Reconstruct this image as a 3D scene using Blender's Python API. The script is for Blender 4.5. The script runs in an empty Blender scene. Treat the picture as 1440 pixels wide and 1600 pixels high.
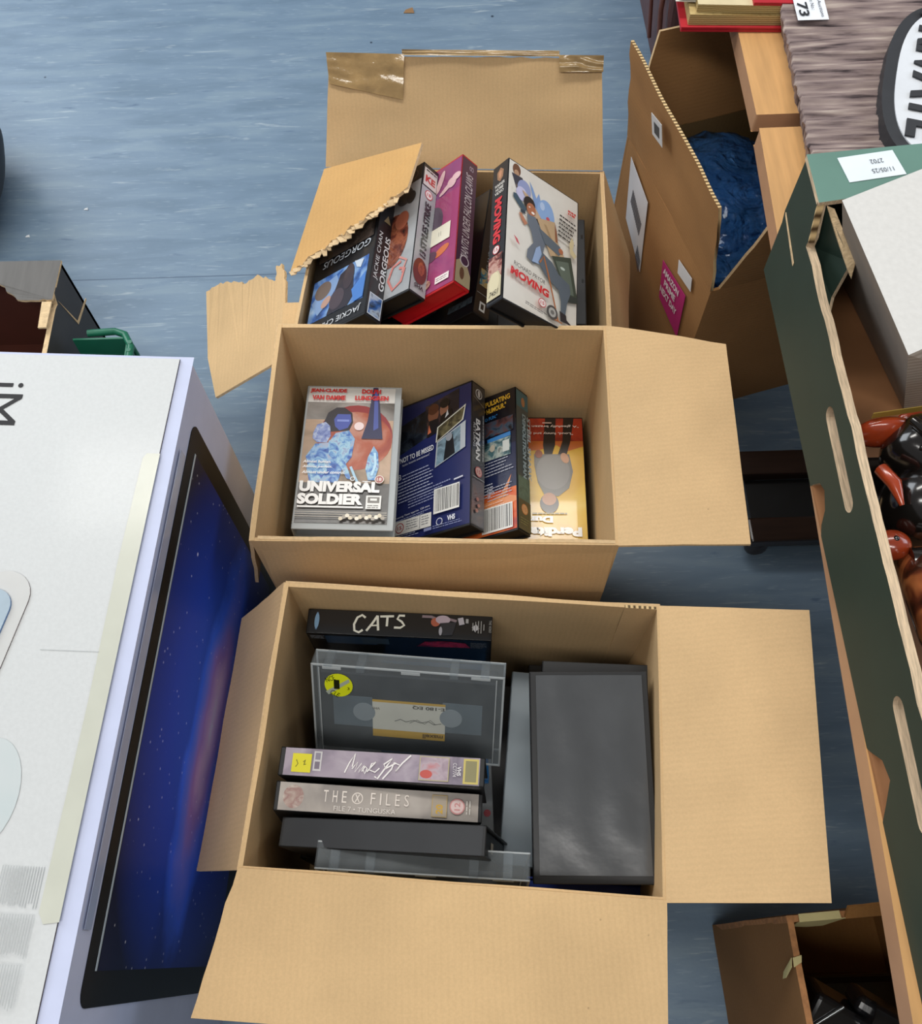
import bpy, math, random
from math import sin, cos, pi, radians
from mathutils import Vector, Matrix, noise, geometry

random.seed(7)
SC = bpy.context.scene
COL = SC.collection

# ------------------------------------------------------------------ camera
F_PX = 1443.6
PITCH, ROLL, CAM_H = 0.4478, -0.0308, 1.26
cam_data = bpy.data.cameras.new('camera')
cam = bpy.data.objects.new('camera', cam_data)
COL.objects.link(cam)
cam_data.sensor_fit = 'VERTICAL'
cam_data.sensor_height = 32.0
cam_data.lens = 32.0 * F_PX / 1600.0
cam_data.clip_start = 0.02
cam.matrix_world = Matrix.Translation((0, 0, CAM_H)) @ Matrix.Rotation(PITCH, 4, 'X') @ Matrix.Rotation(ROLL, 4, 'Z')
SC.camera = cam

# ------------------------------------------------------------------ world, lights, exposure
SC.view_settings.view_transform = 'Standard'
SC.view_settings.look = 'None'
SC.view_settings.gamma = 1.0
SC.view_settings.use_curve_mapping = False
SC.view_settings.exposure = 0.0
wd = bpy.data.worlds.new('world'); SC.world = wd; wd.use_nodes = True
wn = wd.node_tree.nodes['Background']
wn.inputs['Color'].default_value = (0.95, 0.97, 1.0, 1)
wn.inputs['Strength'].default_value = 0.21

def area(name, loc, target, sx, sy, power, color):
    d = bpy.data.lights.new(name, 'AREA'); d.shape = 'RECTANGLE'; d.size = sx; d.size_y = sy
    d.energy = power; d.color = color
    o = bpy.data.objects.new(name, d); COL.objects.link(o); o.location = loc
    o.rotation_euler = (Vector(target) - Vector(loc)).to_track_quat('-Z', 'Y').to_euler()
    return o
area('ceiling_strip_light', (-0.25, 1.60, 2.75), (-0.25, 1.5, 0), 2.4, 0.34, 40, (1.0, 0.97, 0.92))
area('ceiling_strip_light', (-0.4, -0.7, 2.75), (-0.3, -0.4, 0), 2.4, 0.34, 36, (1.0, 0.97, 0.93))
area('window_light', (-2.6, 2.6, 2.1), (-0.1, 0.6, 0.2), 2.4, 1.8, 70, (0.88, 0.94, 1.0))
area('far_window_light', (3.0, 1.4, 2.0), (0.0, 0.4, 0.3), 2.2, 1.4, 34, (0.80, 0.88, 1.0))

# ------------------------------------------------------------------ colour and material helpers
def lin(h):
    if isinstance(h, str):
        h = h.lstrip('#'); c = [int(h[i:i+2], 16) / 255 for i in (0, 2, 4)]
    else: c = list(h)
    return tuple(x / 12.92 if x <= 0.04045 else ((x + 0.055) / 1.055) ** 2.4 for x in c) + (1,)

MATS = {}
def base_mat(name):
    m = bpy.data.materials.new(name); m.use_nodes = True
    nt = m.node_tree; b = nt.nodes['Principled BSDF']
    return m, nt, b
def mat(key, color, rough=0.5, spec=0.5, coat=0.0, metal=0.0, vary=0.0, vscale=40, bump=0.0, bscale=200, stretch=(1,1,1)):
    """procedural material: base colour broken up by noise, optional bump"""
    if key in MATS: return MATS[key]
    m, nt, b = base_mat(key)
    b.inputs['Roughness'].default_value = rough
    b.inputs['Specular IOR Level'].default_value = spec
    b.inputs['Coat Weight'].default_value = coat
    b.inputs['Coat Roughness'].default_value = 0.12
    b.inputs['Metallic'].default_value = metal
    c = lin(color)
    tc = nt.nodes.new('ShaderNodeTexCoord'); mp = nt.nodes.new('ShaderNodeMapping')
    mp.inputs['Scale'].default_value = stretch
    nt.links.new(tc.outputs['Object'], mp.inputs['Vector'])
    n = nt.nodes.new('ShaderNodeTexNoise'); n.inputs['Scale'].default_value = vscale; n.inputs['Detail'].default_value = 5
    nt.links.new(mp.outputs['Vector'], n.inputs['Vector'])
    cr = nt.nodes.new('ShaderNodeValToRGB')
    v = max(vary, 0.03)
    cr.color_ramp.elements[0].position = 0.3; cr.color_ramp.elements[1].position = 0.7
    cr.color_ramp.elements[0].color = tuple(x * (1 - v) for x in c[:3]) + (1,)
    cr.color_ramp.elements[1].color = tuple(min(1, x * (1 + v)) for x in c[:3]) + (1,)
    nt.links.new(n.outputs['Fac'], cr.inputs['Fac'])
    nt.links.new(cr.outputs['Color'], b.inputs['Base Color'])
    if bump:
        n2 = nt.nodes.new('ShaderNodeTexNoise'); n2.inputs['Scale'].default_value = bscale; n2.inputs['Detail'].default_value = 4
        nt.links.new(mp.outputs['Vector'], n2.inputs['Vector'])
        bp = nt.nodes.new('ShaderNodeBump'); bp.inputs['Strength'].default_value = bump; bp.inputs['Distance'].default_value = 0.002
        nt.links.new(n2.outputs['Fac'], bp.inputs['Height']); nt.links.new(bp.outputs['Normal'], b.inputs['Normal'])
    MATS[key] = m
    return m

def cardboard(key, color, axis='X', rough=0.85):
    """kraft board: fibre mottling, faint flute lines along one axis, slight bump"""
    if key in MATS: return MATS[key]
    m, nt, b = base_mat(key)
    b.inputs['Roughness'].default_value = rough; b.inputs['Specular IOR Level'].default_value = 0.25
    tc = nt.nodes.new('ShaderNodeTexCoord')
    c = lin(color)
    def ramp(src, lo, hi, p0=0.3, p1=0.7):
        r = nt.nodes.new('ShaderNodeValToRGB'); r.color_ramp.elements[0].position = p0; r.color_ramp.elements[1].position = p1
        r.color_ramp.elements[0].color = (lo, lo, lo, 1); r.color_ramp.elements[1].color = (hi, hi, hi, 1)
        nt.links.new(src, r.inputs['Fac']); return r.outputs['Color']
    n1 = nt.nodes.new('ShaderNodeTexNoise'); n1.inputs['Scale'].default_value = 9; n1.inputs['Detail'].default_value = 6
    n2 = nt.nodes.new('ShaderNodeTexNoise'); n2.inputs['Scale'].default_value = 420; n2.inputs['Detail'].default_value = 3
    for n in (n1, n2): nt.links.new(tc.outputs['Object'], n.inputs['Vector'])
    w = nt.nodes.new('ShaderNodeTexWave'); w.bands_direction = axis; w.inputs['Scale'].default_value = 55
    w.inputs['Distortion'].default_value = 1.2; w.inputs['Detail'].default_value = 1
    nt.links.new(tc.outputs['Object'], w.inputs['Vector'])
    vs = nt.nodes.new('ShaderNodeTexVoronoi'); vs.inputs['Scale'].default_value = 38
    nt.links.new(tc.outputs['Object'], vs.inputs['Vector'])
    def mul(a, bb):
        x = nt.nodes.new('ShaderNodeMix'); x.data_type = 'RGBA'; x.blend_type = 'MULTIPLY'; x.inputs[0].default_value = 1
        nt.links.new(bb, x.inputs[7])
        if isinstance(a, tuple): x.inputs[6].default_value = a
        else: nt.links.new(a, x.inputs[6])
        return x.outputs[2]
    col = mul(c, ramp(n1.outputs['Fac'], 0.9, 1.06))
    col = mul(col, ramp(n2.outputs['Fac'], 0.95, 1.03))
    col = mul(col, ramp(w.outputs['Fac'], 0.985, 1.008))
    col = mul(col, ramp(vs.outputs['Distance'], 0.55, 1.0, 0.0, 0.045))
    nt.links.new(col, b.inputs['Base Color'])
    bp = nt.nodes.new('ShaderNodeBump'); bp.inputs['Strength'].default_value = 0.05; bp.inputs['Distance'].default_value = 0.0015
    nt.links.new(w.outputs['Fac'], bp.inputs['Height']); nt.links.new(bp.outputs['Normal'], b.inputs['Normal'])
    MATS[key] = m
    return m

def stripes(key, c1, c2, axis='X', scale=60, rough=0.9, dist=2.0):
    if key in MATS: return MATS[key]
    m, nt, b = base_mat(key); b.inputs['Roughness'].default_value = rough
    tc = nt.nodes.new('ShaderNodeTexCoord'); w = nt.nodes.new('ShaderNodeTexWave'); w.bands_direction = axis
    w.inputs['Scale'].default_value = scale; w.inputs['Distortion'].default_value = dist; w.inputs['Detail'].default_value = 3
    nt.links.new(tc.outputs['Object'], w.inputs['Vector'])
    r = nt.nodes.new('ShaderNodeValToRGB'); r.color_ramp.elements[0].color = lin(c1); r.color_ramp.elements[1].color = lin(c2)
    nt.links.new(w.outputs['Fac'], r.inputs['Fac']); nt.links.new(r.outputs['Color'], b.inputs['Base Color'])
    MATS[key] = m
    return m

def picture(key, cols, scale=60, rough=0.25, coat=0.4, stretch=(1,1,1), detail=4):
    """printed picture area: blotches of several ink colours"""
    if key in MATS: return MATS[key]
    m, nt, b = base_mat(key); b.inputs['Roughness'].default_value = rough; b.inputs['Coat Weight'].default_value = coat
    tc = nt.nodes.new('ShaderNodeTexCoord'); mp = nt.nodes.new('ShaderNodeMapping'); mp.inputs['Scale'].default_value = stretch
    nt.links.new(tc.outputs['Object'], mp.inputs['Vector'])
    n = nt.nodes.new('ShaderNodeTexNoise'); n.inputs['Scale'].default_value = scale; n.inputs['Detail'].default_value = detail
    n.inputs['Distortion'].default_value = 0.6
    nt.links.new(mp.outputs['Vector'], n.inputs['Vector'])
    r = nt.nodes.new('ShaderNodeValToRGB'); nt.links.new(n.outputs['Fac'], r.inputs['Fac'])
    e = r.color_ramp.elements
    k = len(cols)
    e[0].position = 0.3; e[0].color = lin(cols[0]); e[1].position = 0.72; e[1].color = lin(cols[-1])
    for i in range(1, k - 1):
        x = e.new(0.3 + 0.42 * i / (k - 1)); x.color = lin(cols[i])
    nt.links.new(r.outputs['Color'], b.inputs['Base Color'])
    MATS[key] = m
    return m

def ink(color):
    """glossy printed ink under clear film"""
    return mat('ink_' + color.lstrip('#'), color, rough=0.3, coat=0.5, vary=0.04)
def matte(color):
    return mat('paper_' + color.lstrip('#'), color, rough=0.8, vary=0.03)

def clear_plastic(key, color, opac, rough=0.3):
    if key in MATS: return MATS[key]
    m, nt, b = base_mat(key)
    b.inputs['Base Color'].default_value = lin(color); b.inputs['Roughness'].default_value = rough
    t = nt.nodes.new('ShaderNodeBsdfTransparent'); t.inputs['Color'].default_value = (0.93, 0.95, 0.97, 1)
    mx = nt.nodes.new('ShaderNodeMixShader')
    tc = nt.nodes.new('ShaderNodeTexCoord'); n = nt.nodes.new('ShaderNodeTexNoise'); n.inputs['Scale'].default_value = 25
    nt.links.new(tc.outputs['Object'], n.inputs['Vector'])
    mr = nt.nodes.new('ShaderNodeMapRange'); mr.inputs['To Min'].default_value = opac - 0.06; mr.inputs['To Max'].default_value = opac + 0.06
    nt.links.new(n.outputs['Fac'], mr.inputs['Value']); nt.links.new(mr.outputs['Result'], mx.inputs[0])
    nt.links.new(t.outputs[0], mx.inputs[1]); nt.links.new(b.outputs[0], mx.inputs[2])
    nt.links.new(mx.outputs[0], nt.nodes['Material Output'].inputs['Surface'])
    MATS[key] = m
    return m

# the recurring materials
KRAFT = cardboard('kraft_board', '#CFAF82', 'X')
KRAFT_Y = cardboard('kraft_board_side', '#CEAE82', 'Y')
KRAFT_OUT = cardboard('kraft_board_outside', '#CAA067', 'X')
KRAFT_DK = cardboard('kraft_board_dull', '#9A6F43', 'Z')
KRAFT_IN = cardboard('kraft_board_inner_dull', '#6E5738', 'X')
EDGE = mat('board_cut_edge', '#CDB086', rough=.95, vary=.12, vscale=220)
TORN = mat('torn_paper', '#D9BE95', rough=0.95, vary=0.15, vscale=150, bump=0.6, bscale=300)
FLUTE = stripes('fluted_edge', '#E2C48F', '#4A3418', 'Y', 60, dist=1.0)
FLUTE_X = stripes('fluted_edge_across', '#D8BB8A', '#40301A', 'X', 60, dist=1.0)
BLACK = mat('black_case_plastic', '#141517', rough=0.42, vary=0.1, vscale=60)
BLACK_FILM = mat('black_case_film', '#47494B', rough=0.26, coat=0.5, vary=0.12, vscale=14, bump=0.5, bscale=22)
BLACK_TRAY = mat('black_tape_plastic', '#202225', rough=0.5, vary=0.1)
CASS = mat('tape_shell_black', '#24272B', rough=0.45, vary=0.08, bump=0.05, bscale=600)
CLEAR = clear_plastic('frosted_clear_plastic', '#A9B0B2', 0.13, 0.28)
CLEAR_EDGE = clear_plastic('frosted_clear_edge', '#C4CACB', 0.6, 0.3)
RED_PL = mat('red_case_plastic', '#B81A22', rough=0.35, vary=0.06)
GREY_PL = mat('grey_case_plastic', '#7C868C', rough=0.38, coat=0.3, vary=0.08, vscale=12)

# ------------------------------------------------------------------ mesh helpers
class MB:
    def __init__(s): s.v = []; s.f = []; s.mi = []; s.mats = []; s.sm = []
    def m(s, material):
        if material not in s.mats: s.mats.append(material)
        return s.mats.index(material)
    def add(s, vs, fs, material, smooth=False):
        o = len(s.v); s.v += [Vector(v) for v in vs]; k = s.m(material)
        for f in fs: s.f.append([i + o for i in f]); s.mi.append(k); s.sm.append(smooth)
    def box(s, a, b, material, M=None):
        x0, y0, z0 = a; x1, y1, z1 = b
        vs = [(x0,y0,z0),(x1,y0,z0),(x1,y1,z0),(x0,y1,z0),(x0,y0,z1),(x1,y0,z1),(x1,y1,z1),(x0,y1,z1)]
        vs = [Vector(v) for v in vs]
        if M: vs = [M @ v for v in vs]
        s.add(vs, [(0,3,2,1),(4,5,6,7),(0,1,5,4),(1,2,6,5),(2,3,7,6),(3,0,4,7)], material)
    def slab(s, pts, off, material, side=None, under=None):
        """solid plate: outline pts (top) extruded by vector off"""
        pts = [Vector(p) for p in pts]; off = Vector(off); n = len(pts)
        tri = geometry.tessellate_polygon([pts])
        s.add(pts, [tuple(t) for t in tri], material)
        s.add([p + off for p in pts], [tuple(reversed(t)) for t in tri], under or material)
        s.add(pts + [p + off for p in pts], [(i, (i+1) % n, n + (i+1) % n, n + i) for i in range(n)], side or material)
    def patch(s, p00, p10, p11, p01, nu, nv, th, material, side=None, under=None, bow=0.0, amp=0.0, jag=None, seed=0, bend=0.0):
        """thin curved board through four corners; th measured along the normal (backwards)"""
        p00, p10, p11, p01 = map(Vector, (p00, p10, p11, p01))
        nrm = ((p10 - p00).cross(p01 - p00)); nrm.normalize()
        jag = jag or {}
        top = []
        for j in range(nv + 1):
            for i in range(nu + 1):
                u, v = i / nu, j / nv
                p = (p00 * (1-u) + p10 * u) * (1-v) + (p01 * (1-u) + p11 * u) * v
                p = p + nrm * (bow * sin(pi*u) * sin(pi*v) + bend * sin(pi*v*0.5)**2 * v)
                p = p + nrm * amp * noise.noise(Vector((u*4 + seed, v*4, seed*1.7)))
                if j == nv and 'v' in jag: p = p + (p01 - p00).normalized() * jag['v'] * (noise.noise(Vector((u*30, seed, 3))) + .5*noise.noise(Vector((u*80, seed, 5))))
                if i == nu and 'u' in jag: p = p + (p10 - p00).normalized() * jag['u'] * (noise.noise(Vector((v*30, seed, 3))) + .5*noise.noise(Vector((v*80, seed, 5))))
                top.append(p)
        bot = [p - nrm * th for p in top]
        W = nu + 1
        q = [(j*W+i, j*W+i+1, (j+1)*W+i+1, (j+1)*W+i) for j in range(nv) for i in range(nu)]
        s.add(top, q, material, True)
        s.add(bot, [tuple(reversed(t)) for t in q], under or material, True)
        ring = [i for i in range(W)] + [j*W + nu for j in range(1, nv+1)] + [nv*W + i for i in range(nu-1, -1, -1)] + [j*W for j in range(nv-1, 0, -1)]
        n = len(ring)
        s.add([top[k] for k in ring] + [bot[k] for k in ring], [(i, n+i, n+(i+1) % n, (i+1) % n) for i in range(n)], side or material)
    def tube(s, pts, r, material, seg=10, cap=True):
        pts = [Vector(p) for p in pts]; rs = r if isinstance(r, (list, tuple)) else [r] * len(pts)
        vs = []; prev = None
        for i, p in enumerate(pts):
            t = (pts[min(i+1, len(pts)-1)] - pts[max(i-1, 0)]).normalized()
            a = t.orthogonal().normalized() if prev is None else (prev - t * prev.dot(t)).normalized()
            prev = a; b = t.cross(a)
            for k in range(seg): vs.append(p + (a * cos(2*pi*k/seg) + b * sin(2*pi*k/seg)) * rs[i])
        fs = [(i*seg+k, i*seg+(k+1) % seg, (i+1)*seg+(k+1) % seg, (i+1)*seg+k) for i in range(len(pts)-1) for k in range(seg)]
        s.add(vs, fs, material, True)
        if cap:
            s.add(vs[:seg], [tuple(range(seg-1, -1, -1))], material); s.add(vs[-seg:], [tuple(range(seg))], material)
    def ellipsoid(s, c, r, material, M=None, nu=28, nv=18, fn=None):
        vs = []
        for j in range(nv + 1):
            for i in range(nu):
                a, b = 2*pi*i/nu, pi*j/nv
                d = Vector((sin(b)*cos(a), sin(b)*sin(a), cos(b)))
                k = fn(d) if fn else 1.0
                p = Vector((d.x*r[0]*k, d.y*r[1]*k, d.z*r[2]*k))
                if M: p = M @ p
                vs.append(p + Vector(c))
        s.add(vs, [(j*nu+i, (j+1)*nu+i, (j+1)*nu+(i+1) % nu, j*nu+(i+1) % nu) for j in range(nv) for i in range(nu)], material, True)
    def build(s, name, parent=None, origin=(0,0,0), bevel=0.0, segs=2):
        me = bpy.data.meshes.new(name); o3 = Vector(origin)
        me.from_pydata([v - o3 for v in s.v], [], s.f)
        for m_ in s.mats: me.materials.append(m_)
        me.polygons.foreach_set('material_index', s.mi); me.polygons.foreach_set('use_smooth', s.sm)
        me.update()
        o = bpy.data.objects.new(name, me); COL.objects.link(o)
        if parent: o.parent = parent
        else: o.location = o3
        if bevel:
            b = o.modifiers.new('bevel', 'BEVEL'); b.width = bevel; b.segments = segs; b.limit_method = 'ANGLE'; b.angle_limit = radians(40)
        return o

def tag(o, label, cat, group=None, kind=None):
    o['label'] = label; o['category'] = cat
    if group: o['group'] = group
    if kind: o['kind'] = kind
    return o
def thing(name, label, cat, loc=(0,0,0), rot=None, group=None):
    o = bpy.data.objects.new(name, None); COL.objects.link(o); o.empty_display_size = 0.02
    if rot is not None: o.matrix_world = Matrix.Translation(loc) @ rot.to_4x4()
    else: o.location = loc
    return tag(o, label, cat, group)
def structure(o):
    o['kind'] = 'structure'; return o

def RR(y, p, r):
    return Matrix.Rotation(y, 3, 'Z') @ Matrix.Rotation(p, 3, 'X') @ Matrix.Rotation(r, 3, 'Y')

# text geometry -------------------------------------------------------
_tc = {}
def text_mesh(body, bold, shear):
    k = (body, bold, shear)
    if k in _tc: return _tc[k]
    c = bpy.data.curves.new('t', 'FONT'); c.body = body; c.size = 1; c.offset = bold; c.shear = shear; c.resolution_u = 3; c.fill_mode = 'FRONT'
    o = bpy.data.objects.new('t', c); COL.objects.link(o)
    dg = bpy.context.evaluated_depsgraph_get()
    me = bpy.data.meshes.new_from_object(o.evaluated_get(dg))
    vs = [(v.co.x, v.co.y) for v in me.vertices]; fs = [tuple(p.vertices) for p in me.polygons]
    bpy.data.meshes.remove(me); bpy.data.objects.remove(o); bpy.data.curves.remove(c)
    _tc[k] = (vs, fs)
    return _tc[k]

class Art:
    """flat printed layer on a face. frame: origin, u and v directions; units millimetres"""
    def __init__(s, O, U, V, base=0.0002):
        s.b = MB(); s.O = Vector(O); s.U = Vector(U).normalized(); s.V = Vector(V).normalized(); s.N = s.U.cross(s.V); s.h = base
    def P(s, u, v, h=None): return s.O + s.U * (u/1000) + s.V * (v/1000) + s.N * (s.h if h is None else h)
    def up(s): s.h += 0.00012
    def poly(s, pts, m):
        s.up(); P = [Vector((p[0], p[1], 0)) for p in pts]
        tri = geometry.tessellate_polygon([P])
        out = []
        for t in tri:
            a, b, c = [P[i] for i in t]
            out.append(tuple(t) if (b-a).cross(c-a).z > 0 else tuple(reversed(t)))
        s.b.add([s.P(*p) for p in pts], out, m if not isinstance(m, str) else ink(m))
    def rect(s, x0, y0, x1, y1, m, rot=0):
        cx, cy = (x0+x1)/2, (y0+y1)/2
        pts = [(x0,y0),(x1,y0),(x1,y1),(x0,y1)]
        if rot:
            r = radians(rot); pts = [(cx+(x-cx)*cos(r)-(y-cy)*sin(r), cy+(x-cx)*sin(r)+(y-cy)*cos(r)) for x, y in pts]
        s.poly(pts, m)
    def ell(s, cx, cy, rx, ry, m, rot=0, n=28):
        r = radians(rot)
        s.poly([(cx + rx*cos(a)*cos(r) - ry*sin(a)*sin(r), cy + rx*cos(a)*sin(r) + ry*sin(a)*cos(r)) for a in [2*pi*i/n for i in range(n)]], m)
    def ring(s, cx, cy, r, w, m_ring, m_in):
        s.ell(cx, cy, r, r, m_ring); s.ell(cx, cy, r-w, r-w, m_in)
    def text(s, body, x, y, w, h, m, rot=0, bold=0.0, shear=0.0):
        """text fitted in a w x h box whose lower-left corner (before rotation) is x,y"""
        s.up(); vs, fs = text_mesh(body, bold, shear)
        if not vs: return
        x0 = min(v[0] for v in vs); x1 = max(v[0] for v in vs); y0 = min(v[1] for v in vs); y1 = max(v[1] for v in vs)
        r = radians(rot); out = []
        for a, b in vs:
            px = (a-x0)/(x1-x0)*w; py = (b-y0)/(y1-y0)*h
            out.append(s.P(x + px*cos(r) - py*sin(r), y + px*sin(r) + py*cos(r)))
        s.b.add(out, fs, m if not isinstance(m, str) else ink(m))
    def small(s, x, y, w, n, m, lh=2.6, th=0.9, rot=0, rag=0.3, seed=1):
        """lines of tiny print, n lines going down from y"""
        rnd = random.Random(seed); s.up(); mm = m if not isinstance(m, str) else ink(m); r = radians(rot)
        for i in range(n):
            cx = 0; L = w * (1 - rag * rnd.random())
            while cx < L:
                ww = min(rnd.uniform(2.0, 7.0), L - cx)
                q = [(cx, -i*lh), (cx+ww, -i*lh), (cx+ww, -i*lh+th), (cx, -i*lh+th)]
                s.b.add([s.P(x + a*cos(r) - b*sin(r), y + a*sin(r) + b*cos(r)) for a, b in q], [(0,1,2,3)], mm)
                cx += ww + 0.9
    def barcode(s, x, y, w, h):
        s.rect(x, y, x+w, y+h, '#E4E4E0'); s.up(); rnd = random.Random(4); c = x + 2
        while c < x + w - 2:
            k = rnd.choice([0.4, 0.8, 1.2]); s.b.add([s.P(c, y+2.5), s.P(c+k, y+2.5), s.P(c+k, y+h-1.5), s.P(c, y+h-1.5)], [(0,1,2,3)], ink('#202020')); c += k + rnd.choice([0.5, 0.9, 1.3])
    def line(s, pts, w, m):
        """brush stroke"""
        s.up(); mm = m if not isinstance(m, str) else ink(m)
        P = [Vector((p[0], p[1])) for p in pts]; L = []; Rr = []
        for i, p in enumerate(P):
            t = (P[min(i+1, len(P)-1)] - P[max(i-1, 0)]).normalized(); n = Vector((-t.y, t.x)) * w/2
            L.append(s.P(*(p+n))); Rr.append(s.P(*(p-n)))
        k = len(P)
        s.b.add(L + Rr, [(i, k+i, k+i+1, i+1) for i in range(k-1)], mm)
    def build(s, name, parent): return s.b.build(name, parent)

# ------------------------------------------------------------------ floor
def floor():
    m, nt, b = base_mat('blue_vinyl_floor')
    b.inputs['Roughness'].default_value = 0.42; b.inputs['Specular IOR Level'].default_value = 0.4
    tc = nt.nodes.new('ShaderNodeTexCoord')
    def mp(sc):
        x = nt.nodes.new('ShaderNodeMapping'); x.inputs['Scale'].default_value = sc; nt.links.new(tc.outputs['Object'], x.inputs['Vector']); return x.outputs['Vector']
    def nz(sc, scale, det=5, dis=0.0):
        n = nt.nodes.new('ShaderNodeTexNoise'); n.inputs['Scale'].default_value = scale; n.inputs['Detail'].default_value = det; n.inputs['Distortion'].default_value = dis
        nt.links.new(mp(sc), n.inputs['Vector']); return n.outputs['Fac']
    def ramp(src, stops):
        r = nt.nodes.new('ShaderNodeValToRGB'); nt.links.new(src, r.inputs['Fac']); e = r.color_ramp.elements
        e[0].position, e[0].color = stops[0]; e[1].position, e[1].color = stops[-1]
        for p, c in stops[1:-1]: x = e.new(p); x.color = c
        return r.outputs['Color']
    def mix(a, bb, fac, mode='MIX'):
        x = nt.nodes.new('ShaderNodeMix'); x.data_type = 'RGBA'; x.blend_type = mode
        if isinstance(fac, float): x.inputs[0].default_value = fac
        else: nt.links.new(fac, x.inputs[0])
        for s_, k in ((a, 6), (bb, 7)):
            if isinstance(s_, tuple): x.inputs[k].default_value = s_
            else: nt.links.new(s_, x.inputs[k])
        return x.outputs[2]
    base = ramp(nz((2.0, 12, 1), 3.0, 6, 0.6), [(0.32, lin('#6B8298')), (0.5, lin('#748BA2')), (0.68, lin('#7F95A8'))])
    blot = ramp(nz((0.8, 0.8, 1), 2.2, 2), [(0.35, (0.88, 0.9, 0.9, 1)), (0.65, (1.06, 1.03, 1.0, 1))])
    col = mix(base, blot, 1.0, 'MULTIPLY')
    W = (1, 1, 1, 1); K = (0, 0, 0, 1)
    col = mix(col, lin('#B9C6CC'), ramp(nz((2.2, 20, 1), 4.0, 4, 1.2), [(0.64, K), (0.78, (0.7, 0.7, 0.7, 1))]))
    col = mix(col, lin('#4A617E'), ramp(nz((3.0, 24, 1.3), 4.5, 3, 0.8), [(0.66, K), (0.76, (0.6, 0.6, 0.6, 1))]))
    col = mix(col, lin('#9FB2C2'), ramp(nz((6, 60, 2.3), 5.0, 4), [(0.6, K), (0.72, (0.5, 0.5, 0.5, 1))]))
    v = nt.nodes.new('ShaderNodeTexVoronoi'); v.inputs['Scale'].default_value = 9; nt.links.new(mp((1, 1, 1)), v.inputs['Vector'])
    col = mix(lin('#2C3A4C'), col, ramp(v.outputs['Distance'], [(0.02, K), (0.035, W)]))
    # welded seam between two sheets
    sx = nt.nodes.new('ShaderNodeSeparateXYZ'); nt.links.new(tc.outputs['Object'], sx.inputs[0])
    a = nt.nodes.new('ShaderNodeMath'); a.operation = 'SUBTRACT'; a.inputs[1].default_value = 1.073; nt.links.new(sx.outputs['Y'], a.inputs[0])
    ab = nt.nodes.new('ShaderNodeMath'); ab.operation = 'ABSOLUTE'; nt.links.new(a.outputs[0], ab.inputs[0])
    lt = nt.nodes.new('ShaderNodeMath'); lt.operation = 'LESS_THAN'; lt.inputs[1].default_value = 0.0013; nt.links.new(ab.outputs[0], lt.inputs[0])
    col = mix(col, lin('#566A80'), lt.outputs[0])
    nt.links.new(col, b.inputs['Base Color'])
    bp = nt.nodes.new('ShaderNodeBump'); bp.inputs['Strength'].default_value = 0.08; bp.inputs['Distance'].default_value = 0.002
    nt.links.new(nz((1, 1, 1), 160, 3), bp.inputs['Height']); nt.links.new(bp.outputs['Normal'], b.inputs['Normal'])
    B = MB(); B.box((-4, -3, -0.05), (4, 6, 0), m)
    structure(B.build('floor'))
floor()

# ------------------------------------------------------------------ cartons
def norm(v): return Vector(v).normalized()
def carton_body(rim, zr, parent, org, matl, inner=None, edge=None, t=0.004, bulge=0.004, sink=None):
    """four walls and a base from the outer rim corners (back-left, back-right, front-right, front-left)"""
    B = MB(); c = sum((Vector((p[0], p[1], 0)) for p in rim), Vector()) / 4; edge = edge or matl
    names = [(0, 1), (1, 2), (2, 3), (3, 0)]
    for i, j in names:
        a, b = Vector((rim[i][0], rim[i][1], 0)), Vector((rim[j][0], rim[j][1], 0))
        d = (b - a).normalized(); n = Vector((d.y, -d.x, 0))
        if n.dot(c - (a+b)/2) > 0: n = -n
        za = zb = zr + .0006 * (i % 2)
        p00, p10, p11, p01 = a, b, b + Vector((0,0,zb)), a + Vector((0,0,za))
        fn = (p10-p00).cross(p01-p00)
        if fn.dot(n) < 0: p00, p10, p11, p01 = p10, p00, p01, p11
        B.patch(p00, p10, p11, p01, 10, 6, t, matl, edge, inner or matl, bow=bulge, amp=0.001, seed=i*3.1 + zr)
    ins = [Vector((p[0], p[1], 0.006)) + (c - Vector((p[0], p[1], 0))).normalized() * 0.002 for p in rim]
    B.slab(ins, (0, 0, -0.005), inner or matl)
    return B.build('carton_body', parent, org)

def flap(name, parent, org, h0, h1, o1, o0, matl, under=None, side=EDGE, th=0.004, bow=0.0, amp=0.0015, jag=None, seed=0, nu=14, nv=8, bend=0.0, label=None):
    B = MB(); B.patch(h0, h1, o1, o0, nu, nv, th, matl, side, under, bow=bow, amp=amp, jag=jag, seed=seed, bend=bend)
    # crease roll along the hinge
    h0, h1 = Vector(h0), Vector(h1)
    o = B.build(name, parent, org)
    if label: o['label'] = label
    return o

TAPE = mat('brown_packing_tape', '#A98C5E', rough=0.12, coat=0.8, vary=0.2, vscale=40, bump=1.0, bscale=45)

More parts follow.
